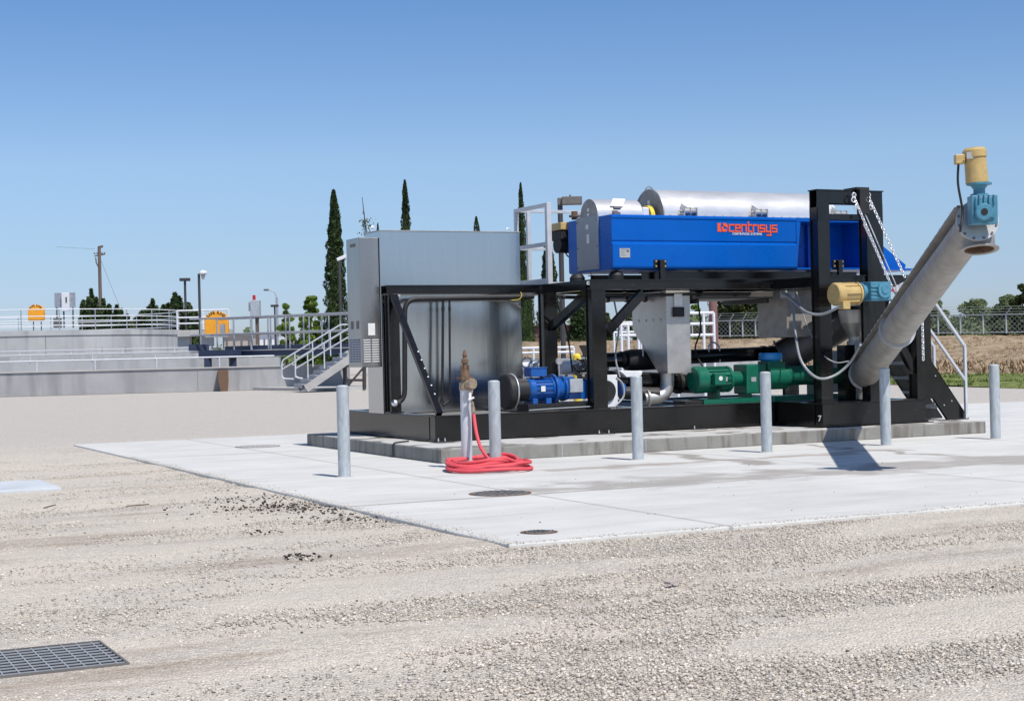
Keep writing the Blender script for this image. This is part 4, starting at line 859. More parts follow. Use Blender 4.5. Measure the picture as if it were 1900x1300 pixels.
# ------------------------------------------------------------------ inclined screw and its drive
ic = thing('inclined_screw', 'dark inclined screw trough rising behind the portal post to a cream motor', 'screw conveyor', (14.8,21.4,.9))
i0, i1 = at(1455,662,Y=21.35), at(1600,578,Y=20.6)
b = MB(); b.tube([i0, i1], .27, 24); b.build('trough', 'trough_shade_dark', ic)
d = (i1-i0).normalized(); b = MB(); upv = (U((0,0,1))-d*d.z).normalized(); b.bar(i0-d*.05+upv*.26, i1+upv*.26, .66, .02, upv); b.lathe(i0-d*.03, d, [(0,.31),(.03,.31)], 24); b.build('trough_lid', 'trough_shade_dark', ic)
i2 = at(1592,600,Y=20.15)
b = MB(); b.lathe(U((i2.x,i2.y,1.95)), (0,0,-1), [(0,.3),(.05,.3),(.2,.27),(.42,.155),(.5,.15)], 26); b.build('outlet_cone', 'stainless', ic)
motor(ic, at(1546,546,Y=19.12), (1,-.02,.02), .165, .43, 'cream_paint', .3, 8)
q = at(1594,541,Y=19.12); q1 = at(1643,541,Y=19.12)
b = MB(); b.lathe(q,(1,0,0),[(0,.13),(.03,.13),(.05,.1),(.12,.1)],20); b.box(q.x+.1,q1.x-.02,18.97,19.27,q.z-.14,q.z+.14); b.box(q.x+.15,q.x+.4,19.27,19.9,q.z-.09,q.z+.09); b.lathe((q.x+.33,18.97,q.z+.02),(0,-1,0),[(0,.12),(.04,.12),(.04,.06),(.05,.06)],24)
for k in range(4): b.box(q.x+.1,q.x+.24,18.955,18.97,q.z-.11+.055*k,q.z-.09+.055*k)
b.build('gear_unit', 'gear_paint', ic, bevel=.015)
b = MB(); b.lathe((q.x+.33,18.93,q.z+.02),(0,-1,0),[(0,.045),(.004,.045)],18); b.build('shaft_bore', 'rubber', ic)
b = MB(); qq = at(1567,566,Y=18.95); b.box(qq.x-.06,qq.x+.07,18.9,19.02,qq.z-.06,qq.z+.06); b.build('terminal_box', 'cream_paint', ic, bevel=.008)
b = MB(); b.lathe((i2.x,i2.y,1.46),(0,0,-1),[(0,.17),(.05,.17),(.05,.145),(.38,.145),(.38,.165),(.9,.165)],24); b.build('drop_pipe', 'stainless', ic)
b = MB(); b.lathe((i2.x,i2.y,1.47),(0,0,-1),[(0,.18),(.07,.18)],24); b.build('band_clamp', 'rail_grey', ic)
# boxes at the back of the skid
for (x0,x1,y0,y1,lab) in ((1541,1564,650,682,'upper grey electrical box beside the portal post'),(1541,1563,712,728,'lower grey electrical box beside the portal post')):
    A, B_ = at(x0,y1,Y=20.5), at(x1,y0,Y=20.5); b = MB(); b.box(A.x,B_.x,20.5,20.65,A.z,B_.z); t = thing('electrical_box', lab, 'electrical box', A, 'grey electrical boxes'); b.build('enclosure', 'galv_paint', t, bevel=.008); c = MB(); c.box(A.x+.02,B_.x-.02,20.488,20.498,A.z+.02,B_.z-.02); c.build('door', 'galv_paint', t)
b = MB(); A = at(1572,735,Y=19.9); b.box(A.x-.1,A.x+.09,19.8,20.0,SZ,at(1572,640,Y=19.9).z); b.build('stanchion', 'black_paint', sk)

# ------------------------------------------------------------------ long screw conveyor swinging out over the apron
au = thing('screw_conveyor', 'long grey tubular screw conveyor slanting up and out from the skid', 'screw conveyor', (14.9,19.6,.9))
A0 = at(1606,692,Y=19.62); A1 = at(1813,410,Y=13.1); dA = (A1-A0).normalized(); LA = (A1-A0).length
upA = (U((0,0,1))-dA*dA.z).normalized(); sdA = dA.cross(upA)
joint = .40
def AP(f): return A0 + (A1-A0)*f
b = MB(); b.tube([AP(-.02), AP(joint)], [.215,.205], 32); b.build('lower_tube', 'stainless_dull', au)
b = MB(); b.tube([AP(joint-.03), AP(1.0)], [.212,.178], 32); b.build('upper_tube', 'stainless_dull', au)
b = MB(); b.lathe(AP(joint-.04), dA, [(0,.25),(.035,.25)], 32); b.cut(); b.lathe(AP(0)-dA*.1, dA, [(0,.25),(.04,.25)], 32); b.cut(); b.lathe(AP(1)-dA*.01, dA, [(0,.222),(.025,.222)], 36); fl = b.build('flange', 'stainless', au)
b = MB(); b.bar(AP(.0)+upA*.19, AP(.99)+upA*.175, .42, .016, upA); b.bar(AP(.0)+upA*.215, AP(.99)+upA*.198, .36, .012, upA); ld = b.build('lid', 'stainless_dull', au)
b = MB()
for k in range(26):
    f = .03+k*.037; 
    for s_ in (-1,1): b.lathe(AP(f)+upA*(.195-.012*f)+sdA*(s_*.195), upA, [(0,.012),(.02,.012)], 6)
b.build('lid_bolt', 'chain_steel', ld)
# outlet spout
oc = at(1817,464,Y=A1.y+.12); b = MB()
def ring(c, r_): return [c + (dA*math.cos(2*math.pi*k/40)+sdA*math.sin(2*math.pi*k/40))*r_ for k in range(40)]
lv = [(oc+upA*.34,.168),(oc+upA*.012,.168),(oc+upA*.012,.208),(oc,.208),(oc,.158),(oc+upA*.3,.158)]
for (c0,r0),(c1,r1) in zip(lv, lv[1:]): b.add(ring(c0,r0)+ring(c1,r1), [(k,(k+1)%40,40+(k+1)%40,40+k) for k in range(40)], abs(r0-r1) < .001)
b.build('outlet_spout', 'stainless_dull', au)
c = MB(); c.add(ring(oc+upA*.29,.1575), [tuple(range(40))]); c.build('spout_shade', 'rubber', au)  # black disc painting the shade inside the spout
c = MB(); c.add(ring(oc+upA*.013,.1555)+ring(oc+upA*.285,.1555), [(k,(k+1)%40,40+(k+1)%40,40+k) for k in range(40)], True); c.build('spout_lining', 'rust', au)
# gear unit and vertical motor on the end plate
E0 = AP(1)+dA*.02
gzv = at(1822,392,Y=(E0+dA*.16).y)
xh = CR; xh = U((CR.x,CR.y,0)).normalized(); gc = at(1823,390,Y=E0.y-.16); 
nh = U((dA.x,dA.y,0)).normalized(); sh = nh.cross(U((0,0,1)))
def obox(b, c, hx, hy, hz): # box in the (sh, nh, z) frame
    vs = [c+sh*(hx*i)+nh*(hy*j)+U((0,0,hz*k)) for k in (-1,1) for j in (-1,1) for i in (-1,1)]
    return b.add(vs, [(0,2,3,1),(4,5,7,6),(0,1,5,4),(2,6,7,3),(0,4,6,2),(1,3,7,5)])
b = MB(); obox(b, gc, .135, .10, .15); obox(b, gc+U((0,0,.02))-nh*0, .10, .125, .11)
for k in range(4): obox(b, gc+sh*(-.09+.05*k)+nh*.115+U((0,0,.10)), .008, .03, .05)
b.lathe(gc+nh*.12+U((0,0,-.03))+sh*.02, nh, [(0,.09),(.04,.09),(.05,.08)], 28); b.lathe(gc+U((0,0,.14))-xh*.03, (0,0,1), [(0,.09),(.03,.09),(.035,.06),(.08,.06),(.12,.09),(.125,.13),(.145,.13)], 26)
gu = b.build('gear_unit', 'gear_paint', au, bevel=.01)
b = MB(); b.lathe(gc+nh*.171+U((0,0,-.03))+sh*.02, nh, [(0,.036),(.004,.036)], 20); b.build('shaft_bore', 'rubber', gu)
mb = gc+U((0,0,.286))-xh*.05; b = MB(); b.lathe(mb, (-xh.x*.06,-xh.y*.06,1), [(0,.118),(.27,.112),(.27,.124),(.34,.124),(.365,.10),(.375,.05)], 32); mo = b.build('motor', 'cream_paint', au)
b = MB(); obox(b, mb+(-xh)*.18+U((0,0,.25)), .05, .05, .05); tb = b.build('terminal_box', 'cream_paint', mo, bevel=.01)
b = MB(); b.lathe(mb-xh*.12+U((0,0,.28)), -xh, [(0,.03),(.05,.03)], 12); b.cut(); obox(b, mb-xh*.09-nh*.0+nh*.10+U((0,0,.28)), .035,.006,.035); b.build('nameplate', 'label_grey', mo)
b = MB(); b.tube(smooth_path([mb-xh*.19+U((0,0,.22)), mb-xh*.20+U((0,0,.0)), mb-xh*.16+U((0,0,-.3)), mb-xh*.19+U((0,0,-.5)), AP(.93)+upA*.22-dA*.1]), .013, 8); b.build('motor_cable', 'rubber', au)
b = MB(); [b.cut().lathe(AP(1)+dA*.016+(sdA*math.cos(R(a))+upA*math.sin(R(a)))*.200, dA, [(0,.014),(.012,.014)], 8) for a in range(15,360,30)]; b.build('flange_bolt', 'vent_dark', fl)
b = MB(); b.bar(AP(.5)-sdA*0+upA*.22, AP(.5)+upA*.36, .2, .02, dA); b.bar(AP(.42)+upA*.22, AP(.42)+upA*.34, .2, .02, dA); b.build('lifting_lug', 'stainless', au)
text('marking', 'AUG 2', .07, 'label_white', au, face_mtx(AP(.7), (1,0,0))) if 0 else None
# chains and tie rods
def chain(P, Q, label, sag=0, pitch=.044):
    P, Q = U(P), U(Q); n = max(3, int((Q-P).length/pitch)); b = MB(); d = (Q-P).normalized(); s = d.cross(U((0,1,0))).normalized(); t_ = d.cross(s)
    for i in range(n):
        c = P.lerp(Q, (i+.5)/n) - U((0,0,sag*4*(i/n)*(1-i/n))); ax = s if i % 2 else t_; wv = t_ if i % 2 else s
        pts = [c + d*(.030*math.cos(a)) + wv*(.019*math.sin(a)) for a in np.linspace(0, 2*math.pi, 9)[:-1]]
        b.tube(pts, .0085, 5, False, True)
    return tag(b.build('chain', 'chain_steel'), label, 'chain', 'hoist chains on the portal')
cyh = PY-.06
ct = [at(1583,362,Y=cyh), at(1610,362,Y=cyh)]
l1, l2 = at(1657,538,Y=19.05), at(1679,514,Y=18.9)
chain(ct[0], l1, 'left slanting chain from the portal head to the screw conveyor')
chain(ct[1], l2, 'right slanting chain from the portal head to the screw conveyor')
chain(at(1652,560,Y=18.6), at(1646,682,Y=18.6), 'chain tail hanging down in front of the conveyor tube')
chain(at(1711,585,Y=19.2), at(1713,668,Y=19.2), 'chain tail hanging free beside the right black post')
for P, lab in ((ct[0],'left shiny shackle and hook at the portal head'),(ct[1],'right shiny shackle and hook at the portal head')):
    t = thing('shackle', lab, 'shackle', P, 'shackles on the portal'); b = MB(); b.torus(P+U((0,-.02,.0)),(.3,1,0),.03,.009,16,6); b.torus(P+U((.035,-.03,-.18)),(0,1,.2),.035,.011,20,8); b.build('ring', 'chain_steel', t)
    b = MB(); b.tube(smooth_path([P+U((-.03,-.03,-.03)),P+U((-.055,-.03,-.08)),P+U((-.01,-.03,-.11)),P+U((.03,-.03,-.09))]), .011, 6); b.build('hook', 'chain_steel', t)
for (a, c_, lab) in (((1603,392),(1662,528),'upper one of two thin steel tie rods below the portal head'),((1602,416),(1650,520),'lower one of two thin steel tie rods below the portal head')):
    b = MB(); b.tube([at(*a,Y=cyh), at(*c_,Y=19.15)], .009, 8); tag(b.build('tie_rod', 'rail_paint'), lab, 'tie rod', 'tie rods')
b = MB(); q = at(1652,541,Y=19.05); b.bar(q+U((-.08,0,0)), q+U((.06,0,.02)), .035, .03); tag(b.build('hook_block', 'beacon_red'), 'small red hook block where the chains meet the conveyor', 'hook')
b = MB(); b.prism([at(1663,530,Y=19.0),at(1688,518,Y=19.0),at(1690,524,Y=19.0),at(1664,556,Y=19.0)], (0,.02,0)); b.build('lug_plate', 'stainless_bright', au)
# hanging grey cables
def cable(pts, r, lab, Y=19.35):
    b = MB(); b.tube(smooth_path([at(x,y,Y=Y_) for x, y, Y_ in pts], 10), r, 8); tag(b.build('cable', 'cable_grey'), lab, 'cable', 'grey cables under the deck')
cable([(1450,543,20.6),(1470,556,20.3),(1495,578,19.6),(1525,583,19.3),(1560,568,18.97)], .021, 'thick grey cable sagging from junction box to the cream motor')
cable([(1458,541,20.6),(1470,560,20.4),(1476,620,19.9),(1487,670,19.4),(1515,700,19.25),(1545,698,19.2),(1575,675,19.1),(1597,640,18.8)], .02, 'long grey cable looping low past the portal post to the conveyor')
cable([(1478,542,20.6),(1484,560,20.5),(1500,610,20.0),(1525,655,19.5),(1550,672,19.3),(1575,670,19.2)], .010, 'thin grey cable hanging between the two thicker cables')

# ------------------------------------------------------------------ bollards, standpipe, hose
BX = [6.367, 8.334, 10.354, 12.347, 14.343, 16.329]; BY = 17.805
bl = ['first galvanised bollard, leftmost, standing alone left of the hose', 'second bollard from the left, rising through the red hose coil', 'third bollard from the left, in front of the hopper elbow',
      'fourth bollard from the left, in front of the green gearbox', 'fifth bollard from the left, in front of the long conveyor', 'rightmost bollard, standing clear beyond the ladder']
b0_ = thing('bollard', bl[0], 'bollard', (BX[0],BY,0), 'grey steel bollards in front of the machine')
b = MB(); b.lathe((BX[0],BY,-.01),(0,0,1),[(0,.073),(1.075,.073),(1.08,.068)],32); b.build('pipe', 'galv_paint', b0_)
b = MB(); b.lathe((BX[0],BY,1.05),(0,0,1),[(.0,.066),(.022,.066),(.030,.045),(.033,.001)],24); b.build('concrete_fill', 'pad_conc', b0_)
b = MB(); b.lathe((BX[0],BY,-.002),(0,0,1),[(0,.105),(.008,.10),(.014,.074)],24); b.build('grout_collar', 'step_conc', b0_)
for i in range(1,6):
    c = copy_tree(b0_); c.location = (BX[i],BY,0); c.rotation_euler.z = i*1.3; c['label'] = bl[i]
sxp = at(865.5,800,Y=18.0).x; sp_ = thing('standpipe', 'pale grey water standpipe with a rusty valve on top', 'standpipe', (sxp,18.0,0))
st = at(865,722,Y=18.0).z; b = MB(); b.lathe((sxp,18.0,-.01),(0,0,1),[(0,.068),(st,.068)],28); b.build('pipe', 'rail_paint', sp_)
b = MB(); b.lathe((sxp,18.0,st-.01),(0,0,1),[(0,.075),(.03,.08),(.1,.075),(.1,.05),(.13,.05)],20); b.lathe((sxp,17.93,st+.07),(.35,-1,0),[(0,.05),(.06,.05),(.06,.065),(.10,.065)],20); b.build('valve_body', 'brass', sp_)
b = MB(); b.box(sxp-.085,sxp+.085,17.92,18.08,st+.12,st+.15); b.lathe((sxp,18.0,st+.15),(0,0,1),[(0,.06),(.02,.055),(.10,.03),(.16,.028),(.18,.045),(.22,.04),(.24,.022),(.27,.03),(.30,.022),(.335,.01)],16)
b.box(sxp-.055,sxp-.035,17.985,18.015,st+.15,st+.3); b.box(sxp+.035,sxp+.055,17.985,18.015,st+.15,st+.3); b.build('valve_bonnet', 'rust', sp_, bevel=.004)
q = at(876,740,Y=17.86); b = MB(); b.tube(smooth_path([at(873,712,Y=17.9), at(876,722,Y=17.86), at(873,738,Y=17.86), at(877,748,Y=17.84), at(879,768,Y=17.84)]), .016, 8); b.lathe(at(878,755,Y=17.84),(0,0,-1),[(0,.022),(.06,.026)],12); b.build('hose_tap', 'brass', sp_)
b = MB(); b.bar(at(869,741,Y=17.82), at(879,737,Y=17.82), .03, .02); b.bar(at(872,728,Y=17.83), at(872,744,Y=17.83), .03, .012, (0,1,0)); b.build('tap_handle', 'label_white', sp_)
# hose: hanging run then loops round standpipe and bollard
hs = thing('garden_hose', 'coiled red rubber hose looped around the standpipe and second bollard', 'hose', (8.1,17.9,0))
pts = [at(879,768,Y=17.84), at(881,785,Y=17.80), at(885,808,Y=17.72), at(893,832,Y=17.62), at(908,852,Y=17.52), at(923,862,Y=17.46)]
cxh, cyh_ = 8.13, 17.56; rr = .022; a0 = -1.1; N = 8.3
rl = random.Random(3); off = [(rl.uniform(-.09,.09), rl.uniform(-.12,.12), rl.uniform(-.06,.05)) for _ in range(12)]
for k in range(1, int(N*20)):
    a = a0+2*math.pi*k/20; i = int(k/20); f = (k % 20)/20; o1, o2 = off[i], off[i+1]; ox, oy, orr = [o1[j]*(1-f)+o2[j]*f for j in range(3)]
    lay = 1-k/(N*20); r_ = .435+orr+.03*math.sin(2.3*a)
    z = rr+.002+.13*max(0,lay)*(.8+.2*math.sin(1.7*a+i)) + .01*(1+math.sin(3*a))
    pts.append(U((cxh+ox+r_*math.cos(a), cyh_+oy+(r_*1.02)*math.sin(a), z)))
b = MB(); b.tube(smooth_path(pts, 3), rr, 10); b.build('hose_tube', 'hose_red', hs)
b = MB(); q = at(905,870,Y=17.35); b.tube([at(899,874,Y=17.38), at(913,863,Y=17.42)], [.014,.022], 10); b.tube([at(913,863,Y=17.42), at(922,860,Y=17.44)], .03, 10); b.build('nozzle', 'brass', hs)

# ------------------------------------------------------------------ background, left: basins, tank, bridge, stairs
def hd(p): return U((p.x, p.y, 0))
def wall_seg(b, p, q, th_, z0, z1):
    p = hd(p); q = hd(q); d = (q-p).normalized(); n_ = U((-d.y, d.x, 0))*th_
    b.add([p+U((0,0,z0)), q+U((0,0,z0)), q+n_+U((0,0,z0)), p+n_+U((0,0,z0)), p+U((0,0,z1)), q+U((0,0,z1)), q+n_+U((0,0,z1)), p+n_+U((0,0,z1))], [(0,1,2,3),(4,7,6,5),(0,4,5,1),(1,5,6,2),(2,6,7,3),(3,7,4,0)])
def pz(px, py, P, Q):
    """point seen at (px,py) on the vertical plane through ground points P,Q"""
    P = hd(P); Q = hd(Q); n_ = U((-(Q-P).y, (Q-P).x, 0)); d = CF + CR*((px-950)/FPX) + CU*((650-py)/FPX); o = U((0,0,CAMZ)); t = (P-o).dot(n_)/d.dot(n_); return o+d*t
W0, W1 = at(-60,738.5,Z=GZ), at(650,719,Z=GZ)
wz = pz(300,685,W0,W1).z
t = thing('basin_wall', 'long low grey concrete basin wall across the left background', 'wall', W0)
b = MB(); wall_seg(b, W0, W0.lerp(W1,.59), .3, GZ, wz); wall_seg(b, W0.lerp(W1,.5905), W1, .3, GZ, wz); b.build('wall_face', 'wall_conc', t, bevel=.02)
b = MB(); P = hd(W0); Q = hd(W1); d = (Q-P).normalized(); n_ = U((-d.y,d.x,0)); b.bar(P-n_*.02+n_*.15+U((0,0,wz+.02)), Q+n_*.13+U((0,0,wz+.02)), .38, .05); b.build('coping', 'step_conc', t)
# sluice box on the wall
A, B_ = pz(405,728,W0,W1), pz(423,686,W0,W1); t = thing('sluice_box', 'brown rusty box fixed to the basin wall', 'outlet box', A)
b = MB(); c0, c1 = hd(A), hd(B_); n2 = -n_*.5
b.prism([c0+U((0,0,B_.z)), c1+U((0,0,B_.z)), c1+U((0,0,.42)), c1-(c1-c0)*.1+U((0,0,GZ)), c0+(c1-c0)*.2+U((0,0,GZ)), c0+U((0,0,.42))], n2); b.build('casing', 'rust', t)
def rails(name, label, group, P0, P1, zs, ztop, zlist, n, r=.03, m_='rail_grey', fr=None, zp=None):
    """railing between two ground points: horizontal tubes at heights zlist and n posts from zs"""
    t = thing(name, label, 'railing', hd(P0)+U((0,0,zs)), group); b = MB()
    for z in zlist: b.tube([hd(P0)+U((0,0,z)), hd(P1)+U((0,0,z))], r, 8)
    b.build('rail', m_, t)
    for k in (fr or [i/(n-1) for i in range(n)]):
        b = MB(); q = hd(P0).lerp(hd(P1), k); b.tube([q+U((0,0,zs)), q+U((0,0,max(zlist)))], r, 8); b.build('post', m_, t)
    return t
zr = pz(200,667,W0,W1).z
fr = [(x+60)/710 for x in (64,170,283,401,517)]
off_ = n_*.15
rails('railing', 'lowest pale railing standing on the coping of the long basin wall', 'railings of the basins', hd(W0)+off_, hd(W0).lerp(hd(W1),.82)+off_, wz+.045, 0, [zr], 5, .034, 'rail_paint', [f/.82 for f in fr if f < .82])
# second and third walls with railings behind
for k, (dep, yw, yr, lab1, lab2, xe) in enumerate(((76,671,655.5,'second pale concrete channel wall just behind the long basin wall','middle railing, on the second channel wall',520),(84,662,648,'third concrete channel wall, in front of the round tank','farthest low railing, in front of the round tank',420))):
    P, Q = at(-60,yw,D=dep), at(xe,yw-5-2*k,D=dep); zt4 = (P.z+Q.z)/2
    b = MB(); wall_seg(b, P, Q, .3, GZ, zt4); tag(b.build('channel_wall', 'tank_conc'), lab1, 'wall', 'channel walls')
    zr_ = at(200,yr,D=dep).z; rails('railing', lab2, 'railings of the basins', P, Q, zt4, 0, [zr_], 6, .034, 'rail_paint')
# round tank
TC = at(70,640,D=101); TR = 8.9; tz = at(200,610,D=92.5).z
t = thing('round_tank', 'large round grey concrete tank with railings, left background', 'tank', hd(TC))
b = MB(); b.lathe(hd(TC)+U((0,0,GZ)), (0,0,1), [(0,TR),(tz-GZ-.32,TR),(tz-GZ-.3,TR+.06),(tz-GZ,TR+.06),(tz-GZ,TR-.35),(tz-GZ-1,TR-.35)], 96); b.build('tank_wall', 'tank_conc', t)
b = MB()
def onT(a, z, r_=TR+.012): return hd(TC)+U((r_*math.cos(a), r_*math.sin(a), z))
aC = math.atan2(-TC.y, -TC.x)
for da, z0_, z1_ in ((-.42,.9,tz-.3),(-.28,1.6,2.2),(.05,.6,tz-.32),(.42,1.7,2.2),(.6,1.7,2.2)): b.bar(onT(aC+da,z0_), onT(aC+da,z1_), .05, .02, (1,0,0))
b.build('joint', 'joint_dark', t)
rt_ = thing('tank_railing', 'grey three-rail railing running round the top of the round tank', 'railing', hd(TC)+U((0,0,tz)), 'railings of the basins')
zr3 = [tz+.28, tz+.55, tz+.82, tz+1.22]
b = MB()
for z in zr3: b.torus(hd(TC)+U((0,0,z)), (0,0,1), TR-.1, .027, 96, 8)
b.build('rail', 'white_paint', rt_)
for k in range(26):
    a = 2*math.pi*k/26+.1; b = MB(); b.tube([onT(a,tz-.3,TR-.1), onT(a,tz+1.22,TR-.1)], .032, 8); b.build('post', 'rail_grey', rt_)
# walkway bridge over the tank, short fence rails to its right
P, Q = at(329,612,D=88), at(425,612,D=88)
b = MB(); wall_seg(b, at(329,612,D=88), at(425,612,D=88), 1.2, at(350,624,D=88).z, at(350,612,D=88).z); tag(b.build('walkway_slab', 'step_conc'), 'thin pale walkway slab leading right from the round tank', 'walkway')
rails('railing', 'short pale railing on the walkway slab right of the round tank', 'railings of the basins', P, Q, P.z, 0, [at(350,576,D=88).z, at(350,589,D=88).z, at(350,600,D=88).z], 3, .045, 'white_paint')
b = MB(); [wall_seg(b, at(x,650,D=88.3), at(x+22,650,D=88.3), .6, GZ, at(350,624,D=88).z-.01) for x in (330,372)]; tag(b.build('walkway_pier', 'tank_conc'), 'pair of square concrete supports below the walkway slab', 'support')
# navy clarifier bridge
NB0, NB1 = at(370,650,D=72), at(700,655,D=66); t = thing('clarifier_bridge', 'long navy blue steel bridge girder with tall grey railing over the basin', 'bridge', NB0)
zf = at(500,660,D=69).z; zf1 = at(500,649.5,D=69).z
b = MB(); P, Q = hd(NB0), hd(NB1); b.bar(P+U((0,0,(zf+zf1)/2)), Q+U((0,0,(zf+zf1)/2)), .12, zf1-zf); b.cut(); nb = (Q-P).normalized().cross(U((0,0,1))); b.bar(P+nb*-1.6+U((0,0,(zf+zf1)/2)), Q+nb*-1.6+U((0,0,(zf+zf1)/2)), .12, zf1-zf)
b.build('girder', 'navy', t)
b = MB(); b.bar(P-nb*.8+U((0,0,zf1+.02)), Q-nb*.8+U((0,0,zf1+.02)), 1.8, .04); b.build('deck', 'step_conc', t)
b = MB(); b.bar(P-nb*1.6+U((0,0,zf1+.14)), Q-nb*1.6+U((0,0,zf1+.14)), .02, .2); b.build('toe_board', 'navy', t)
zt5 = at(500,586,D=69).z; zm5 = at(500,617,D=69).z
for s_, nmb in ((0,10),(-1.6,9)):
    b = MB(); [b.cut().tube([P-U((.4,0,0))+nb*s_+U((0,0,z)), Q+nb*s_+U((0,0,z))], .04, 8) for z in (zt5, zm5)]; b.build('rail', 'rail_grey', t)
    for k in range(nmb):
        q = P.lerp(Q, (k+(.5 if s_ else .1))/nmb)+nb*s_; b = MB(); b.tube([q+U((0,0,zf1)), q+U((0,0,zt5))], .036, 8); b.build('post', 'rail_grey', t)
b = MB(); b.box(0,0,0,0,0,0) if 0 else None
q0, q1 = at(381,668,D=70.5), at(437,668,D=69.8); b.bar(U((q0.x,q0.y,wz+.6)), U((q1.x,q1.y,wz+.6)), .9, .35); b.build('end_truck', 'navy', t)
for px in (386,432): q = at(px,680,D=70); b = MB(); b.bar(U((q.x,q.y,wz)), U((q.x,q.y,wz+.5)), .28, .25); b.build('leg', 'navy', t)
b = MB(); b.bar(at(352,645,D=72), at(386,645,D=72), .5, .3); b.build('end_box', 'navy', t)
# stairs
ST = 66
t = thing('staircase', 'metal stair with pipe handrails climbing right to the basin bridge', 'stairs', hd(at(570,722,D=ST-3)))
DN, DF = 62.6, 64.2
A, B_ = at(568,721,D=DN), at(664,655,D=DN); A2, B2 = at(553,720,D=DF), at(649,655,D=DF)
for a, b_ in ((A,B_),(A2,B2)): b = MB(); b.bar(a, b_, .05, .30, (0,0,1)); b.build('stringer', 'step_conc', t)
for k in range(8):
    f = (k+.3)/8; p, q = A.lerp(B_, f)+U((0,0,.12)), A2.lerp(B2, f)+U((0,0,.12)); b = MB(); b.bar(p-CR*.1, q-CR*.1, .30, .04); b.bar(p-CR*.24+U((0,0,-.08)), q-CR*.24+U((0,0,-.08)), .02, .13); b.build('tread', 'rail_grey', t)
for pts9, D9 in (([(562,702),(548,700),(548,668),(650,607),(664,607)],DN), ([(545,703),(523,702),(523,669),(632,602),(645,602)],DF)):
    P9 = [at(x,y,D=D9) for x, y in pts9]; b = MB(); b.tube(bend(P9, .14), .032, 8); m0 = P9[1].lerp(P9[2],.5); b.tube([m0, m0+(P9[3]-P9[2])], .028, 8); b.build('handrail', 'rail_paint', t)
    for f in (.22,.52,.82): q = P9[2].lerp(P9[3], f); b = MB(); b.tube([q-U((0,0,1.0)), q], .028, 8); b.build('post', 'rail_paint', t)
b = MB(); P = at(470,724,Z=GZ); Q = at(640,726,Z=GZ); wall_seg(b, P-CF*2*0, Q, 3, GZ, GZ+.12); tag(b.build('landing_slab', 'step_conc'), 'thin concrete landing slab at the foot of the metal stair', 'landing')
t = thing('stair_frame', 'dark steel support frame under the top of the metal stair', 'support frame', hd(at(660,720,D=64)))
b = MB(); [b.bar(at(x,722,D=63.5), at(x,670,D=63.5), .12, .12) for x in (640,676)]; b.bar(at(640,705,D=63.5), at(676,705,D=63.5), .1, .1); b.bar(at(640,722,D=63.5), at(676,680,D=63.5), .08, .08); b.build('leg_frame', 'lamp_dark', t)
# life ring boxes
def lifebox(cx, y0, y1, w_, D_, lab):
    c = at(cx,(y0+y1)/2,D=D_); s = D_/FPX; hw = w_/2*s; hh = (y1-y0)/2*s; t = thing('life_ring_box', lab, 'life ring box', c-U((0,0,hh)), 'orange life ring boxes')
    X, Z_ = U((CR.x,CR.y,0)).normalized(), U((0,0,1)); N_ = X.cross(Z_)
    pr = [(-1,-1),(1,-1),(1.02,.1)] + [(math.cos(a)*1.0, .25+math.sin(a)*.75) for a in np.linspace(.1, math.pi-.1, 12)] + [(-1.02,.1)]
    b = MB(); b.prism([c+X*(x*hw)+Z_*(z*hh) for x, z in pr], -N_*.35); o = b.build('shell', 'orange_box', t, bevel=.04)
    b = MB(); b.bar(c-X*hw*1.0-Z_*hh*1.1-N_*.15, c+X*hw*1.0-Z_*hh*1.1-N_*.15, .3, .06); [b.bar(c+X*hw*k-Z_*hh-N_*.3, c+X*hw*k-Z_*(hh+.75)-N_*.3, .06, .06) for k in (-.5,.5)]; b.build('stand', 'rail_grey', t)
    for i, ch_ in enumerate('LIFE RING'):
        if ch_ == ' ': continue
        a = math.pi/2 - (i-4)*.21; rad = hw*.80; p_ = c+X*(rad*math.cos(a))+Z_*(hh*.12+rad*.86*math.sin(a))+N_*.012
        tx = X*math.sin(a)-Z_*math.cos(a); mtx = Matrix((tx, N_.cross(tx), N_)).transposed().to_4x4(); mtx.translation = p_
        text('letter', ch_, hh*.33, 'dark_text', o, mtx, .004)
lifebox(66, 565, 594, 29, 93, 'orange life ring box on the round tank railing')
lifebox(401, 577, 622, 43, 74, 'orange life ring box marked LIFE RING beside the bridge')
# control panel on the tank
t = thing('tank_control_panel', 'grey control panel group standing on the round tank deck', 'control panel', at(120,607,D=97))
def pbox(b, x0,x1,y0,y1,D_,dp):
    s = D_/FPX; c = at((x0+x1)/2,(y0+y1)/2,D=D_); X = U((CR.x,CR.y,0)).normalized(); N_ = X.cross(U((0,0,1))); hw=(x1-x0)/2*s; hh=(y1-y0)/2*s
    vs = [c+X*(hw*i)-N_*(dp*j)+U((0,0,hh*k)) for k in (-1,1) for j in (0,1) for i in (-1,1)]
    return b.add(vs, [(0,2,3,1),(4,5,7,6),(0,1,5,4),(2,6,7,3),(0,4,6,2),(1,3,7,5)])
b = MB(); pbox(b,101,139,543,570,97,.1); b.build('backboard', 'rail_grey', t)
b = MB(); pbox(b,114,128,543,577,96.8,.19); dr = b.build('cabinet', 'white_paint', t, bevel=.02)
b = MB(); pbox(b,121.5,124,551,561,96.78,.015); b.build('switch', 'dark_text', dr)
b = MB(); [pbox(b,x,x+2.5,570,608,97,.08) for x in (104,117,134)]; pbox(b,99,112,590,608,97,.3); b.build('stand', 'vent_dark', t)
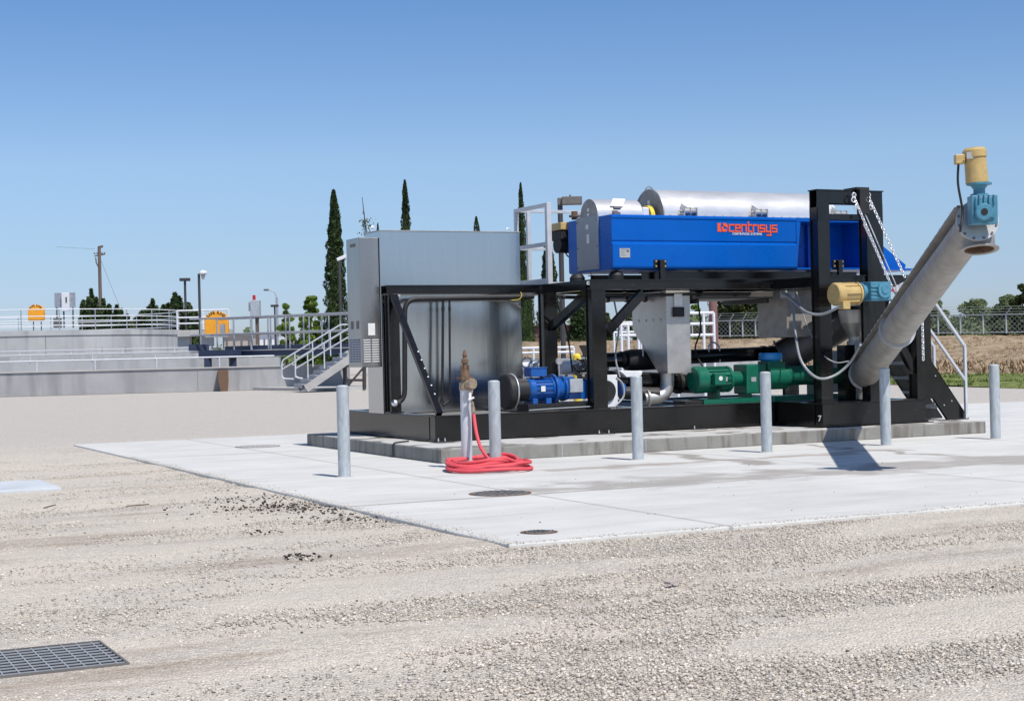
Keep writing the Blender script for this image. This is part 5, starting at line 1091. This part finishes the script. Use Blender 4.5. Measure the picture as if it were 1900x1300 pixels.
# beacon panel
t = thing('beacon_panel', 'grey control box on a brown post with a red beacon on top', 'control box', at(472,650,D=71))
b = MB(); pbox(b,464,481,557,586,71,.5); pbox(b,460.5,464,560,577,71.1,.3); b.build('cabinet', 'galv', t, bevel=.02)
b = MB(); pbox(b,474,480,586,640,71.2,.15); b.build('post', 'wood', t)
c = at(471.5,552,D=71.2); b = MB(); b.lathe(c-U((0,0,.11)), (0,0,1), [(0,.07),(.2,.07),(.22,.05),(.23,.001)], 16); b.build('beacon_lens', 'beacon_red', t)
b = MB(); b.lathe(c-U((0,0,.17)), (0,0,1), [(0,.085),(.055,.085)], 16); b.build('beacon_base', 'white_paint', t)
b = MB(); pbox(b,408,416,601,622,72,.3); tag(b.build('switch_box', 'rail_grey'), 'small grey switch box on the bridge railing by the orange box', 'switch box')
# lamps
def lamp_post(px, ybase, ytop, D_, r, lab, kind, group='lamp posts', m_='lamp_dark'):
    base = at(px,ybase,D=D_); top = at(px,ytop,D=D_); base = U((top.x,top.y,GZ)); t = thing('lamp_post', lab, 'lamp post', base, group)
    b = MB(); b.tube([base, top], r, 12); b.build('pole', m_, t); X = U((CR.x,CR.y,0)).normalized(); s = D_/FPX
    if kind == 'twin':
        b = MB(); b.bar(top-X*.28+U((0,0,-.05)), top+X*.28+U((0,0,-.05)), .35, .17); b.build('lamp_head', m_, t, bevel=.02)
    elif kind == 'big':
        b = MB(); b.bar(top+X*.07+U((0,0,.02)), top+X*.85+U((0,0,.02)), .5, .30); b.bar(top-X*.1, top+X*.07, .2, .28); b.lathe(top+X*.4+U((0,0,.17)),(0,0,1),[(0,.05),(.08,.04)],8); b.build('lamp_head', 'vent_dark', t, bevel=.02)
    elif kind == 'globe':
        b = MB(); b.lathe(top+X*.22+U((0,0,-.04)), (0,0,1), [(0,.17),(.08,.22),(.16,.18),(.22,.06),(.23,.001)], 20); b.build('hood', 'white_paint', t)
        b = MB(); b.lathe(top+X*.22+U((0,0,-.30)), (0,0,1), [(0,.05),(.25,.12)], 16); b.build('globe', 'label_grey', t); b = MB(); b.bar(top, top+X*.12+U((0,0,.0)), .08, .08); b.build('arm', m_, t)
    elif kind == 'cobra':
        b = MB(); b.tube(smooth_path([top, top+X*-.25+U((0,0,.55)), top-X*.75+U((0,0,.75))]), .05, 8); b.build('arm', m_, t); b = MB(); b.ball(top-X*.95+U((0,0,.74)), .3, 12, 6, (1,1,.35)); b.build('lamp_head', 'vent_dark', t)
    elif kind == 'side':
        b = MB(); b.bar(top-X*.1, top+X*1.0+U((0,0,.45)), .14, .16); b.build('lamp_head', 'white_paint', t, bevel=.02)
    return t
lamp_post(343, 620, 517, 90, .07, 'dark lamp post with twin flat heads, right of the round tank', 'twin')
lamp_post(369, 640, 508, 84, .07, 'lamp post with a white domed head near the orange life ring box', 'globe')
lamp_post(513.5, 640, 552, 150, .12, 'distant grey street lamp with a curved arm between small trees', 'cobra', m_='rail_grey')
lamp_post(509.5, 640, 566, 120, .06, 'tiny distant dark lamp post beside the curved street lamp', 'twin')
lamp_post(629.5, 640, 482, 74, .07, 'thin lamp post with a white slanted arm before the tall cypress', 'side')
lamp_post(1039, 690, 374, 62, .10, 'tall brown box-headed lamp post rising behind the white walkway rail', 'big')
# utility pole
up = at(184,458,D=150); ub = U((up.x,up.y,GZ)); t = thing('utility_pole', 'brown wooden utility pole with short crossarm and hanging hardware', 'utility pole', ub)
X = U((CR.x,CR.y,0)).normalized()
b = MB(); b.tube([ub, up], [.19,.15], 12); b.build('pole', 'wood', t)
b = MB(); b.bar(up+X*-.45+U((0,0,-.85)), up+X*.5+U((0,0,-.7)), .12, .12); b.bar(up-X*.1+U((0,0,-.05)), up+X*.35+U((0,0,.05)), .2, .2); b.tube([up-X*.35+U((0,0,-1.)), up-X*.3+U((0,0,-1.5)), up-X*.05+U((0,0,-2))], .06, 6); b.build('crossarm', 'wood', t)
b = MB(); [b.ball(up+X*k+U((0,0,-.6)), .09, 8, 4) for k in (-.45,-.2,.25,.5)]; b.build('insulator', 'vent_dark', t)
g1 = at(222,570,D=150); b = MB(); b.tube([up+U((0,0,-.9)), U((g1.x,g1.y,g1.z))], .015, 4); b.tube(smooth_path([up+X*-.4+U((0,0,-.2)), up-X*4+U((0,0,.1))]), .012, 4); b.build('guy_wire', 'vent_dark', t)

# ------------------------------------------------------------------ levee, fences, far buildings
mat('hay_ground', (.24,.175,.115), .95, 0, .25, 1.2, .5, 6, (1,1,1), tint=(.42,.33,.22), spec=.1)
mat('grass_green', (.13,.17,.05), .9, 0, .35, 1.5, .5, 12, tint=(.24,.27,.09), spec=.1)
def strip(name, lo, hi, mt, n=60, amp=.05):
    """terrain strip between two 3-D polylines given as endpoint pairs, with uneven surface"""
    b = MB(); rows = 10; vs = []
    for j in range(rows+1):
        f = j/rows
        for i in range(n+1):
            g_ = i/n; p = lo[0].lerp(lo[1], g_).lerp(hi[0].lerp(hi[1], g_), f); k = amp*(math.sin(i*1.7+j*2.1)+math.sin(i*.6-j*1.3)+rl.uniform(-.8,.8))*(1 if 0 < j < rows else .3)
            vs.append(p+U((0,0,k)))
    b.add(vs, [(j*(n+1)+i, j*(n+1)+i+1, (j+1)*(n+1)+i+1, (j+1)*(n+1)+i) for j in range(rows) for i in range(n)], True)
    o = b.build(name, mt); o['kind'] = 'structure'; return o
Lb = (at(850,690,Z=GZ+.02), at(2050,724,Z=GZ+.02)); Lm = (at(850,668,D=70), at(2050,694,D=52)); Lt = (at(850,636,D=82), at(2050,619,D=66))
Lm = (U((Lm[0].x,Lm[0].y,.25)), U((Lm[1].x,Lm[1].y,.25)))
ext = lambda L_: (L_[0]+(L_[0]-L_[1])*.15, L_[0]+(L_[1]-L_[0])*2.6)
Lb, Lm, Lt = ext(Lb), ext(Lm), ext(Lt)
strip('grass_verge', Lb, Lm, 'grass_green', 120); strip('levee_slope', Lm, Lt, 'hay_ground', 220, .05)
back = (Lt[0]+CF*60, Lt[1]+CF*60); strip('levee_top', Lt, back, 'hay_ground', 60, .02)
# dry weeds on the levee and green verge: tufts, one mass
def tufts(name, n, A, B_, h, mt, up=0.6):
    V = []; F = []; k = 0
    for i in range(n):
        p = A[0].lerp(A[1], rl.random()).lerp(B_[0].lerp(B_[1], rl.random()), 0) if 0 else (A[0].lerp(A[1], 0)); 
        g_, f = rl.random(), rl.random(); p = A[0].lerp(A[1], g_).lerp(B_[0].lerp(B_[1], g_), f)
        for _ in range(5):
            a = rl.uniform(0,6.28); hh = h*rl.uniform(.4,1.2); d_ = U((math.cos(a),math.sin(a),0)); c_ = p+d_*rl.uniform(0,h*.5); w_ = U((-d_.y,d_.x,0))*h*.12
            V += [c_-w_, c_+w_, c_+d_*hh*.5+U((0,0,hh*up))]; F.append((k,k+1,k+2)); k += 3
    b = MB(); b.add(V, F); o = b.build(name, mt); o['kind'] = 'stuff'; return o
mat('dry_grass', (.33,.24,.15), .9, 0, .2, 2, island=.35, spec=.1); mat('green_tuft', (.14,.19,.055), .85, 0, .3, 2, island=.4, spec=.1, trans=.2)
tufts('dry_grass', 14000, Lm, (Lt[0],Lt[1]), .12, 'dry_grass'); tufts('green_grass', 12000, Lb, Lm, .12, 'green_tuft', 1)
md = (Lm[0].lerp(Lt[0],.25), Lm[1].lerp(Lt[1],.25)); tufts('dead_weeds', 2200, Lm, md, .3, 'dry_grass', .7)
# chain-link fence along the levee: real thin wires
def mesh_mat():
    m_ = mat('chain_link', (.36,.37,.37), .6, .3, .1, 5); return m_
mesh_mat()
def chainfence(P0, P1, h, n, lab, step=.22, dens=1):
    t = thing('chain_link_fence', lab, 'fence', P0, 'chain link fences'); d = P1-P0; Ln = d.length; b = MB(); e = d.normalized(); k = 0
    for i in range(n+1):
        q = P0.lerp(P1, i/n); c = MB(); c.tube([q, q+U((0,0,h+.05))], .04, 8); c.tube([q+U((0,0,h)), q+U((0,0,h+.3))-CF*.28+CR*.0+CR*.15], .025, 5); c.build('post', 'galv_paint', t)
    b.tube([P0+U((0,0,h)), P1+U((0,0,h))], .03, 6); b.tube([P0+U((0,0,.05)), P1+U((0,0,.05))], .02, 6)
    for z in (.12,.24,.35): b.tube([P0+U((0,0,h+z))-CF*z*.5, P1+U((0,0,h+z))-CF*z*.5], .006, 4)
    b.build('rail', 'galv_paint', t)
    c = MB(); V = []; F = []; kk = 0; x = -h
    while x < Ln:
        for s_ in (1,-1):
            a0_, a1_ = (x, x+h) if s_ > 0 else (x+h, x); z0_, z1_ = 0, h
            pa = P0+e*max(0,min(Ln,a0_)); pb = P0+e*max(0,min(Ln,a1_))
            za_ = (max(0,min(Ln,a0_))-a0_)/(a1_-a0_)*h; zb4 = h-(a1_-max(0,min(Ln,a1_)))/(a1_-a0_)*h
            pa += U((0,0,za_)); pb += U((0,0,zb4)); w_ = U((0,0,.010)); V += [pa-w_, pa+w_, pb+w_, pb-w_]; F.append((kk,kk+1,kk+2,kk+3)); kk += 4
        x += step
    c.add(V, F); c.build('wire_mesh', 'chain_link', t); return t
f0, f1 = Lt[0]+CF*2, Lt[1]+CF*2
chainfence(at(1285,626,D=79), at(1475,623,D=76), (at(1400,626,D=78).z-at(1400,596,D=78).z)*-1, 8, 'chain link fence on the levee before the dark oak, seen under the machine')
fA, fB = at(1700,620,D=72), at(2000,617,D=68)
chainfence(fA, fB, abs(at(1800,585,D=70).z-at(1800,620,D=70).z), 7, 'chain link fence on top of the levee at the right edge')
# far buildings
def house(x0,x1,y0,y1,D_,dp,lab,mt,roof='tan_wall',name='building'):
    c = at((x0+x1)/2,y1,D=D_); t = thing(name, lab, 'building', c); b = MB(); pbox(b,x0,x1,y0,y1,D_,dp); b.build('wall', mt, t); b = MB(); pbox(b,x0-1,x1+1,y0-2,y0,D_-.3,dp+.6); b.build('roof', roof, t)
    b = MB(); [pbox(b.cut(),x0+(x1-x0)*(k+.3)/4,x0+(x1-x0)*(k+.55)/4,y0+(y1-y0)*.3,y0+(y1-y0)*.7,D_-.06,.05) for k in range(4)]; b.build('window', 'vent_dark', t)
house(476,517,618,655,150,12,'small white shed far behind the navy bridge railing','white_paint','rail_grey')
house(415,470,622,655,170,12,'low grey building far behind the orange life ring box','tan_wall','rail_grey')
house(975,1100,604,636,118,14,'low brown building behind the cypresses, seen between cabinet and posts','maroon_wall','vent_dark')
house(1285,1450,603,630,120,14,'long maroon building beyond the chain link fence under the machine','maroon_wall','tan_wall')
house(1545,1700,603,626,122,14,'maroon low building glimpsed right of the portal post','maroon_wall','tan_wall')
# pipework, rails and yellow bollards behind the machine
def frame_rail(x0,x1,y0,y1,ys,D_,lab,posts=(0,.5,1)):
    P0, P1 = at(x0,y1,D=D_), at(x1,y1,D=D_); t = thing('guard_rail', lab, 'railing', P0, 'white guard rails behind the machine'); b = MB()
    for y in ys: a = at((x0+x1)/2,y,D=D_).z; b.tube([hd(P0)+U((0,0,a)), hd(P1)+U((0,0,a))], .04, 8)
    b.build('rail', 'white_paint', t); zt6 = at((x0+x1)/2,ys[0],D=D_).z
    for f in posts: q = hd(P0).lerp(hd(P1), f); b = MB(); b.tube([q+U((0,0,GZ)), q+U((0,0,zt6))], .04, 8); b.build('post', 'white_paint', t)
frame_rail(1240,1326,580,660,(581,601,622),44,'tall white guard rail right of the hopper, under the machine',(.2,.78,1))
frame_rail(1150,1186,622,645,(602,622),44,'white guard rail left of the hopper, under the machine',(.1,.45,.98))
frame_rail(950,1065,650,668,(645,654),52,'low white rail seen between the cabinet and the posts',(.0,.35,.7,1))
frame_rail(1140,1190,610,650,(598,616),60,'farther white rail glimpsed beside the hopper',(0,.5,1))
b = MB(); P, Q = at(950,668,D=50), at(1330,668,D=46); wall_seg(b, P, Q, 3, GZ, at(1150,664,D=48).z); tag(b.build('low_wall', 'tank_conc'), 'low pale concrete structure behind the machine, under the deck', 'wall')
b = MB(); P, Q = at(940,664,D=54), at(1110,664,D=54); wall_seg(b, P, Q, .5, at(1000,676,D=54).z, at(1000,665,D=54).z); tag(b.build('navy_beam', 'navy'), 'dark navy beam seen low between cabinet and posts', 'beam')
t = thing('yellow_bollard', 'yellow domed bollard seen between the two deck posts', 'bollard', at(1070,690,D=34), 'yellow bollards'); c = at(1070,655,D=34); b = MB(); b.lathe(U((c.x,c.y,GZ)),(0,0,1),[(0,.09),(c.z-GZ-.05,.09),(c.z-GZ-.01,.05),(c.z-GZ,.001)],20); b.build('post', 'yellow_paint', t)
t = thing('yellow_marker', 'pale yellow marker post by the conveyor trough', 'marker post', at(1457,620,D=60), 'yellow bollards'); c = at(1457,600,D=60); b = MB(); b.lathe(U((c.x,c.y,GZ)),(0,0,1),[(0,.09),(c.z-GZ-.05,.09),(c.z-GZ,.03)],16); b.build('post', 'yellow_paint', t)
t = thing('feed_bin', 'dark funnel shaped bin behind the machine, between the deck posts', 'bin', at(1085,660,D=36)); b = MB(); c = at(1086,640,D=36); b.lathe(c, (0,0,-1), [(0,.16),(.02,.16),(.18,.08),(.3,.06)], 4); b.build('funnel', 'lamp_dark', t); b = MB(); b.cyl(c-U((0,0,.25)), U((c.x,c.y,GZ)), .08); b.build('stand', 'galv', t)
t = thing('insulated_line', 'fat white insulated pipe with valve, behind the blue pump', 'pipe', at(990,685,D=27)); b = MB(); b.tube([at(968,684,D=27.5), at(1060,682,D=27)], .115, 20); b.build('pipe_run', 'white_paint', t); b = MB(); [b.cut().lathe(at(x,684,D=27.3)-CR*.02, CR, [(0,.15),(.05,.15)], 20) for x in (985,1000,1050)]; b.cut(); b.torus(at(977,672,D=27.2), (0,1,.3), .09, .012, 20, 6); b.build('flange', 'galv', t)
t = thing('tall_stack', 'dark maroon steel column standing behind the machine beside the oak', 'column', at(1322,620,D=50)); c = at(1322,480,D=60); b = MB(); b.tube([U((c.x,c.y,GZ)), at(1322,535,D=60)], .16, 16); b.build('column', 'maroon_wall', t)

# ------------------------------------------------------------------ trees
def leaf_cloud(P, size, mt, name, parent, aspect=.6, updir=0):
    """P: (n,3) leaf centres; each a small bent quad"""
    n = len(P); a = rng.normal(size=(n,3)); a /= np.linalg.norm(a,axis=1)[:,None]; c = rng.normal(size=(n,3)); c[:,2] += updir; c -= (c*a).sum(1)[:,None]*a; c /= np.linalg.norm(c,axis=1)[:,None]
    s = (size*rng.uniform(.6,1.4,n))[:,None]; d = np.cross(a,c)
    V = np.stack([P-c*s*.5, P+d*s*aspect*.5+a*s*.1, P+c*s*.6, P-d*s*aspect*.5+a*s*.1],1).reshape(-1,3)
    g_ = ORG.get(parent, U((0,0,0))); V = V-np.array(tuple(g_))
    me = bpy.data.meshes.new(name); me.vertices.add(n*4); me.vertices.foreach_set('co', V.reshape(-1)); me.loops.add(n*4); me.loops.foreach_set('vertex_index', np.arange(n*4))
    me.polygons.add(n); me.polygons.foreach_set('loop_start', np.arange(n)*4); me.polygons.foreach_set('loop_total', np.full(n,4)); me.update(calc_edges=True); me.materials.append(MATS[mt])
    o = bpy.data.objects.new(name, me); link(o); o.parent = parent; ORG[o] = g_; return o
def cypress(px, ytop, ybot, wpx, D_, lab, dens=1, lean=0, gap_=0, seed=0):
    top = at(px,ytop,D=D_); s = D_/FPX; base = U((top.x,top.y,GZ)); H_ = top.z-GZ; rad = wpx/2*s; t = thing('cypress_tree', lab, 'cypress', base, 'cypress trees')
    r_ = np.random.default_rng(seed); n = int(9000*dens); h = r_.random(n)**.85; 
    prof_ = np.clip(np.minimum((h+.03)*7, 1),0,1)*np.power(1-h, .62)*1.18+.03
    a = r_.uniform(0,2*np.pi,n); lump = 1+.15*np.sin(a*3+h*23+seed)+.13*np.sin(a*5-h*41+2)+.10*np.sin(a*2+h*83)+.12*np.sin(h*15+seed*2)*np.cos(a+seed)
    rr_ = rad*prof_*lump*(.55+.45*r_.random(n)**.35)
    if gap_: keep = r_.random(n) > gap_*(np.sin(h*60+a*2) > .1)
    else: keep = np.ones(n, bool)
    P = np.stack([base.x+rr_*np.cos(a)+lean*h*h*H_, base.y+rr_*np.sin(a), GZ+.3+h*(H_-.3)],-1)[keep]
    leaf_cloud(P, max(.10, rad*.20), 'cypress_leaf', 'crown', t, .55, 1.6)
    b = MB(); K = 18
    for i in range(K):
        h0 = i/K; pr_ = min((h0+.03)*7,1)*(1-h0)**.62*1.18+.03
        b.tube([U((base.x+lean*h0*h0*H_, base.y, GZ+.3+h0*(H_-.3))), U((base.x+lean*((i+1)/K)**2*H_, base.y, GZ+.3+(i+1)/K*(H_-.3)))], [rad*pr_*.62*(0.2 if gap_ else 1), rad*(min((h0+1/K+.03)*7,1)*max(0,1-h0-1/K)**.62*1.18+.01)*.62*(0.2 if gap_ else 1)], 8, False)
    b.build('inner_crown', 'cypress_leaf', t)
    b = MB(); b.tube([base, base+U((0,0,H_*.5))], [max(.12,rad*.2), .05], 8); b.build('trunk', 'bark', t); return t
cypress(619, 353, 640, 46, 95, 'large dense cypress tree just left of the control cabinet', 1.3, seed=1)
cypress(751, 334, 640, 33, 105, 'tall pointed cypress tree rising behind the middle of the cabinet', 1.0, seed=2)
cypress(966, 339, 635, 26, 108, 'slim cypress tree behind the left end of the walkway rail', .9, seed=3)
cypress(1017, 441, 630, 44, 100, 'broad shorter cypress tree seen through the white walkway rail', 1.1, seed=4)
cypress(980, 474, 620, 22, 112, 'small cypress tree beside the cabinet edge', .6, seed=6)
cypress(881, 402, 640, 34, 110, 'crooked cypress with only its leaning tip above the cabinet', .6, lean=.01, gap_=.6, seed=7)
cypress(1073, 548, 625, 46, 98, 'bushy cypress glimpsed between the two deck posts', .7, seed=8)
cypress(700, 414, 640, 18, 112, 'tiny dark cypress tip just above the cabinet roof', .4, lean=.004, gap_=.5, seed=9)
# spindly bare tree
tp9 = at(672,366,D=108); bs = U((tp9.x,tp9.y,GZ)); t = thing('spindly_tree', 'thin almost bare spindly tree top above the cabinet corner', 'tree', bs+U((.3,0,0)))
b = MB(); tr9 = smooth_path([bs+U((.4,0,0)), bs.lerp(tp9,.5)+U((.4,0,0)), bs.lerp(tp9,.75)+U((.28,0,0)), tp9]); b.tube(tr9, [.14*(1-i/(len(tr9)))+.015 for i in range(len(tr9))], 6)
for k in range(26):
    f = .5+.45*rl.random(); p = bs.lerp(tp9,f)+U((.35*(1-f)*1.6,0,0)); a = rl.uniform(0,6.28); L9 = .8*(1.02-f)*2; b.tube([p, p+U((math.cos(a)*L9*.5, math.sin(a)*L9*.5, L9*.8))], [.03,.01], 4)
b.build('trunk', 'bark', t)
P = np.array([tuple(bs.lerp(tp9, .55+.33*rl.random()**1.5)+U((rl.gauss(.25,.22), rl.gauss(0,.25), 0))) for _ in range(500)]); leaf_cloud(P, .16, 'conifer_leaf', 'crown', t, .5, 1)
def tree(px, ytop, ybot, x0, x1, D_, mt, lab, cat='tree', n=5000, blobs=14, seed=0, name='leafy_tree', group='trees beyond the plant', spiky=0, ls=.0, trunk=True, low=.35):
    s = D_/FPX; c = at((x0+x1)/2,(ytop+ybot)/2,D=D_); top = at(px,ytop,D=D_); W_ = (x1-x0)/2*s; H_ = top.z-GZ; base = U((at(px,ytop,D=D_).x,at(px,ytop,D=D_).y,GZ)); t = thing(name, lab, cat, base, group); n = int(n*(3.2 if spiky else 1.9)); blobs = int(blobs*(1.3 if spiky else 1))
    X = U((CR.x,CR.y,0)).normalized(); r_ = np.random.default_rng(seed+50); cc = at((x0+x1)/2, ytop, D=D_); ctr = U((cc.x,cc.y,0)); Ps = []; b = MB()
    zb5 = GZ+H_*low; hh_ = GZ+H_-zb5; pk = (U((base.x,base.y,0))-ctr).dot(X)
    blobs = int(blobs*(3.2 if not spiky else 3.6)); lr = min(W_, hh_*.9)
    if spiky:
        ns = 11; m_n = n//ns
        for k in range(ns):
            u_ = -1+2*(k+.5)/ns+r_.uniform(-.12,.12); hk = (1-.13*min(1.6,abs(u_-pk/W_))**1.3)*r_.uniform(.84,.99) if k != ns//2 else 1.; u_ = pk/W_ if k == ns//2 else u_
            hk = (H_-.3)*hk; tt_ = r_.random(m_n)**.8; lean_ = r_.uniform(-.10,.22)*W_; ra_ = max(.45,W_*.34)*(1-tt_)**.6*(.75+.35*np.sin(tt_*34+k*2))*(.5+.5*r_.random(m_n)**.5)+.05; an = r_.uniform(0,2*np.pi,m_n); cy2 = r_.uniform(-.5,.5)*W_
            c0 = ctr+X*(u_*W_*.85)+CF*cy2; Ps.append(np.stack([c0.x+X.x*lean_*tt_**2+ra_*np.cos(an), c0.y+X.y*lean_*tt_**2+ra_*np.sin(an), GZ+.2+tt_*hk], 1))
        blobs = 0
    for k in range(blobs):
        f = 1 if k < 2 else r_.random(); ang = r_.uniform(0,2*np.pi); rad_ = lr*r_.uniform(.20,.34)*(.75 if f > .8 else 1)
        hr = max(0, W_*math.sqrt(max(0, 1-abs((f-.35)/.68)**2.2))-rad_*.6); q_ = math.sqrt(r_.random())*hr
        p = ctr + X*(pk*f + q_*math.cos(ang)) + CF*(q_*math.sin(ang)) + U((0,0,zb5+(hh_-rad_*.7)*f))
        m_n = n//blobs+1; v = r_.normal(size=(m_n,3)); v /= np.linalg.norm(v,axis=1)[:,None]; rr_ = rad_*(.35+.8*r_.random(m_n)**.6)[:,None]; pts_ = np.array(tuple(p))+v*rr_*np.array([1,1,.75])
        if spiky and k % 2:
            tpn = r_.random(m_n)**.5; hx = rad_*.55*(1-tpn); pts_ = np.array(tuple(p))+np.stack([v[:,0]*hx, v[:,1]*hx, tpn*rad_*1.7-rad_*.7], 1); pts_[:,:2] += np.array([X.x,X.y])[None]*(tpn*rad_*r_.uniform(-.7,.7))[:,None]
        pts_ = pts_[pts_[:,2] > GZ+.1]; Ps.append(pts_)
        if k % 4 == 0: st_ = base+U((0,0,H_*.25)); b.tube(smooth_path([st_, st_.lerp(p,.5)+U((0,0,.1)), p]), [.02*H_+(.004-.02*H_)*i/16 for i in range(17)], 5)
    leaf_cloud(np.concatenate(Ps), ls or (.26 if spiky else max(.17,W_*.085)), mt, 'crown', t, .7, .3)
    b.tube([base, base+U((0,0,H_*.28))], [.03*H_,.02*H_], 8); b.build('trunk', 'bark', t); return t
tree(168,533,600,140,205,120,'conifer_leaf','bushy dark conifer at the foot of the wooden utility pole','tree',3600,10,1,'conifer_tree',spiky=1,low=.3)
tree(325,542,610,300,365,110,'conifer_leaf','spiky conifer just left of the twin-headed lamp post','tree',5000,12,2,'conifer_tree',spiky=1,low=.25)
tree(285,553,610,235,310,112,'conifer_leaf','lower ragged conifer row right of the utility pole','tree',4000,12,3,'conifer_tree',spiky=1,low=.25)
tree(215,563,610,195,250,114,'conifer_leaf','small low conifer between pole and ragged conifers','tree',2400,9,4,'conifer_tree',spiky=1,low=.2)
tree(350,560,612,338,366,108,'conifer_leaf','small spiky conifer right behind the twin-headed lamp','tree',1800,7,5,'conifer_tree',spiky=1,low=.25)
tree(530,564,640,512,550,130,'bright_leaf','pale yellow-green young tree right of the street lamp','tree',5200,14,6,low=.05)
tree(577,550,640,549,603,115,'bright_leaf','round bright green tree beside the large cypress','tree',9000,18,7,low=.1)
tree(585,605,650,540,640,118,'oak_leaf','dark shrubs below the bright green tree','shrub',3000,12,8,'shrub',low=.1)
tree(1372,520,622,1318,1452,100,'oak_leaf','dark spreading oak seen under the machine, left of the chute','tree',11000,26,9,low=.3)
tree(1445,560,622,1428,1475,98,'oak_leaf','smaller dark tree right beside the spreading oak','tree',3000,10,10,low=.3)
tree(1290,566,620,1275,1318,110,'bright_leaf','bright green tree seen between hopper and white guard rail','tree',2600,9,11)
tree(1100,545,625,1070,1150,104,'oak_leaf','dark tree mass behind the first deck post','tree',4500,12,12,low=.25)
tree(1200,560,620,1150,1260,106,'oak_leaf','dark tree partly hidden behind the hopper','tree',3500,12,13,low=.25)
tree(1735,557,625,1690,1775,96,'olive_leaf','olive green tree just behind the ladder handrail','tree',6200,12,14,low=.05)
tree(1812,556,625,1758,1862,104,'olive_leaf','wide pale olive tree in the middle behind the right fence','tree',12000,26,15,low=.05)
tree(1868,548,625,1830,1910,98,'olive_leaf','taller green tree behind the right fence, near the edge','tree',11000,22,16,low=.05)
tree(1900,528,625,1878,1945,90,'oak_leaf','dark tree cut by the right edge behind the fence','tree',5500,14,17,low=.1)
tree(1760,590,625,1700,1860,90,'olive_leaf','low bushes along the foot of the right fence','shrub',6000,22,18,'shrub',low=.02,ls=.2)
tree(1560,575,625,1520,1620,104,'oak_leaf','dark tree glimpsed behind the portal','tree',3000,10,19,low=.2)
# distant tree line
b = MB(); Pn = []
for k in range(9000):
    px = rl.uniform(-60,1980); y = rl.uniform(0,1); d_ = rl.uniform(230,300); hgt = 3.0+1.6*math.sin(px*.031)+1.2*math.sin(px*.083+1); c = at(px,650,D=d_); Pn.append((c.x,c.y,GZ+y*hgt))
o = leaf_cloud(np.array(Pn), 1.3, 'olive_leaf', 'distant_trees', None); o['kind'] = 'stuff'
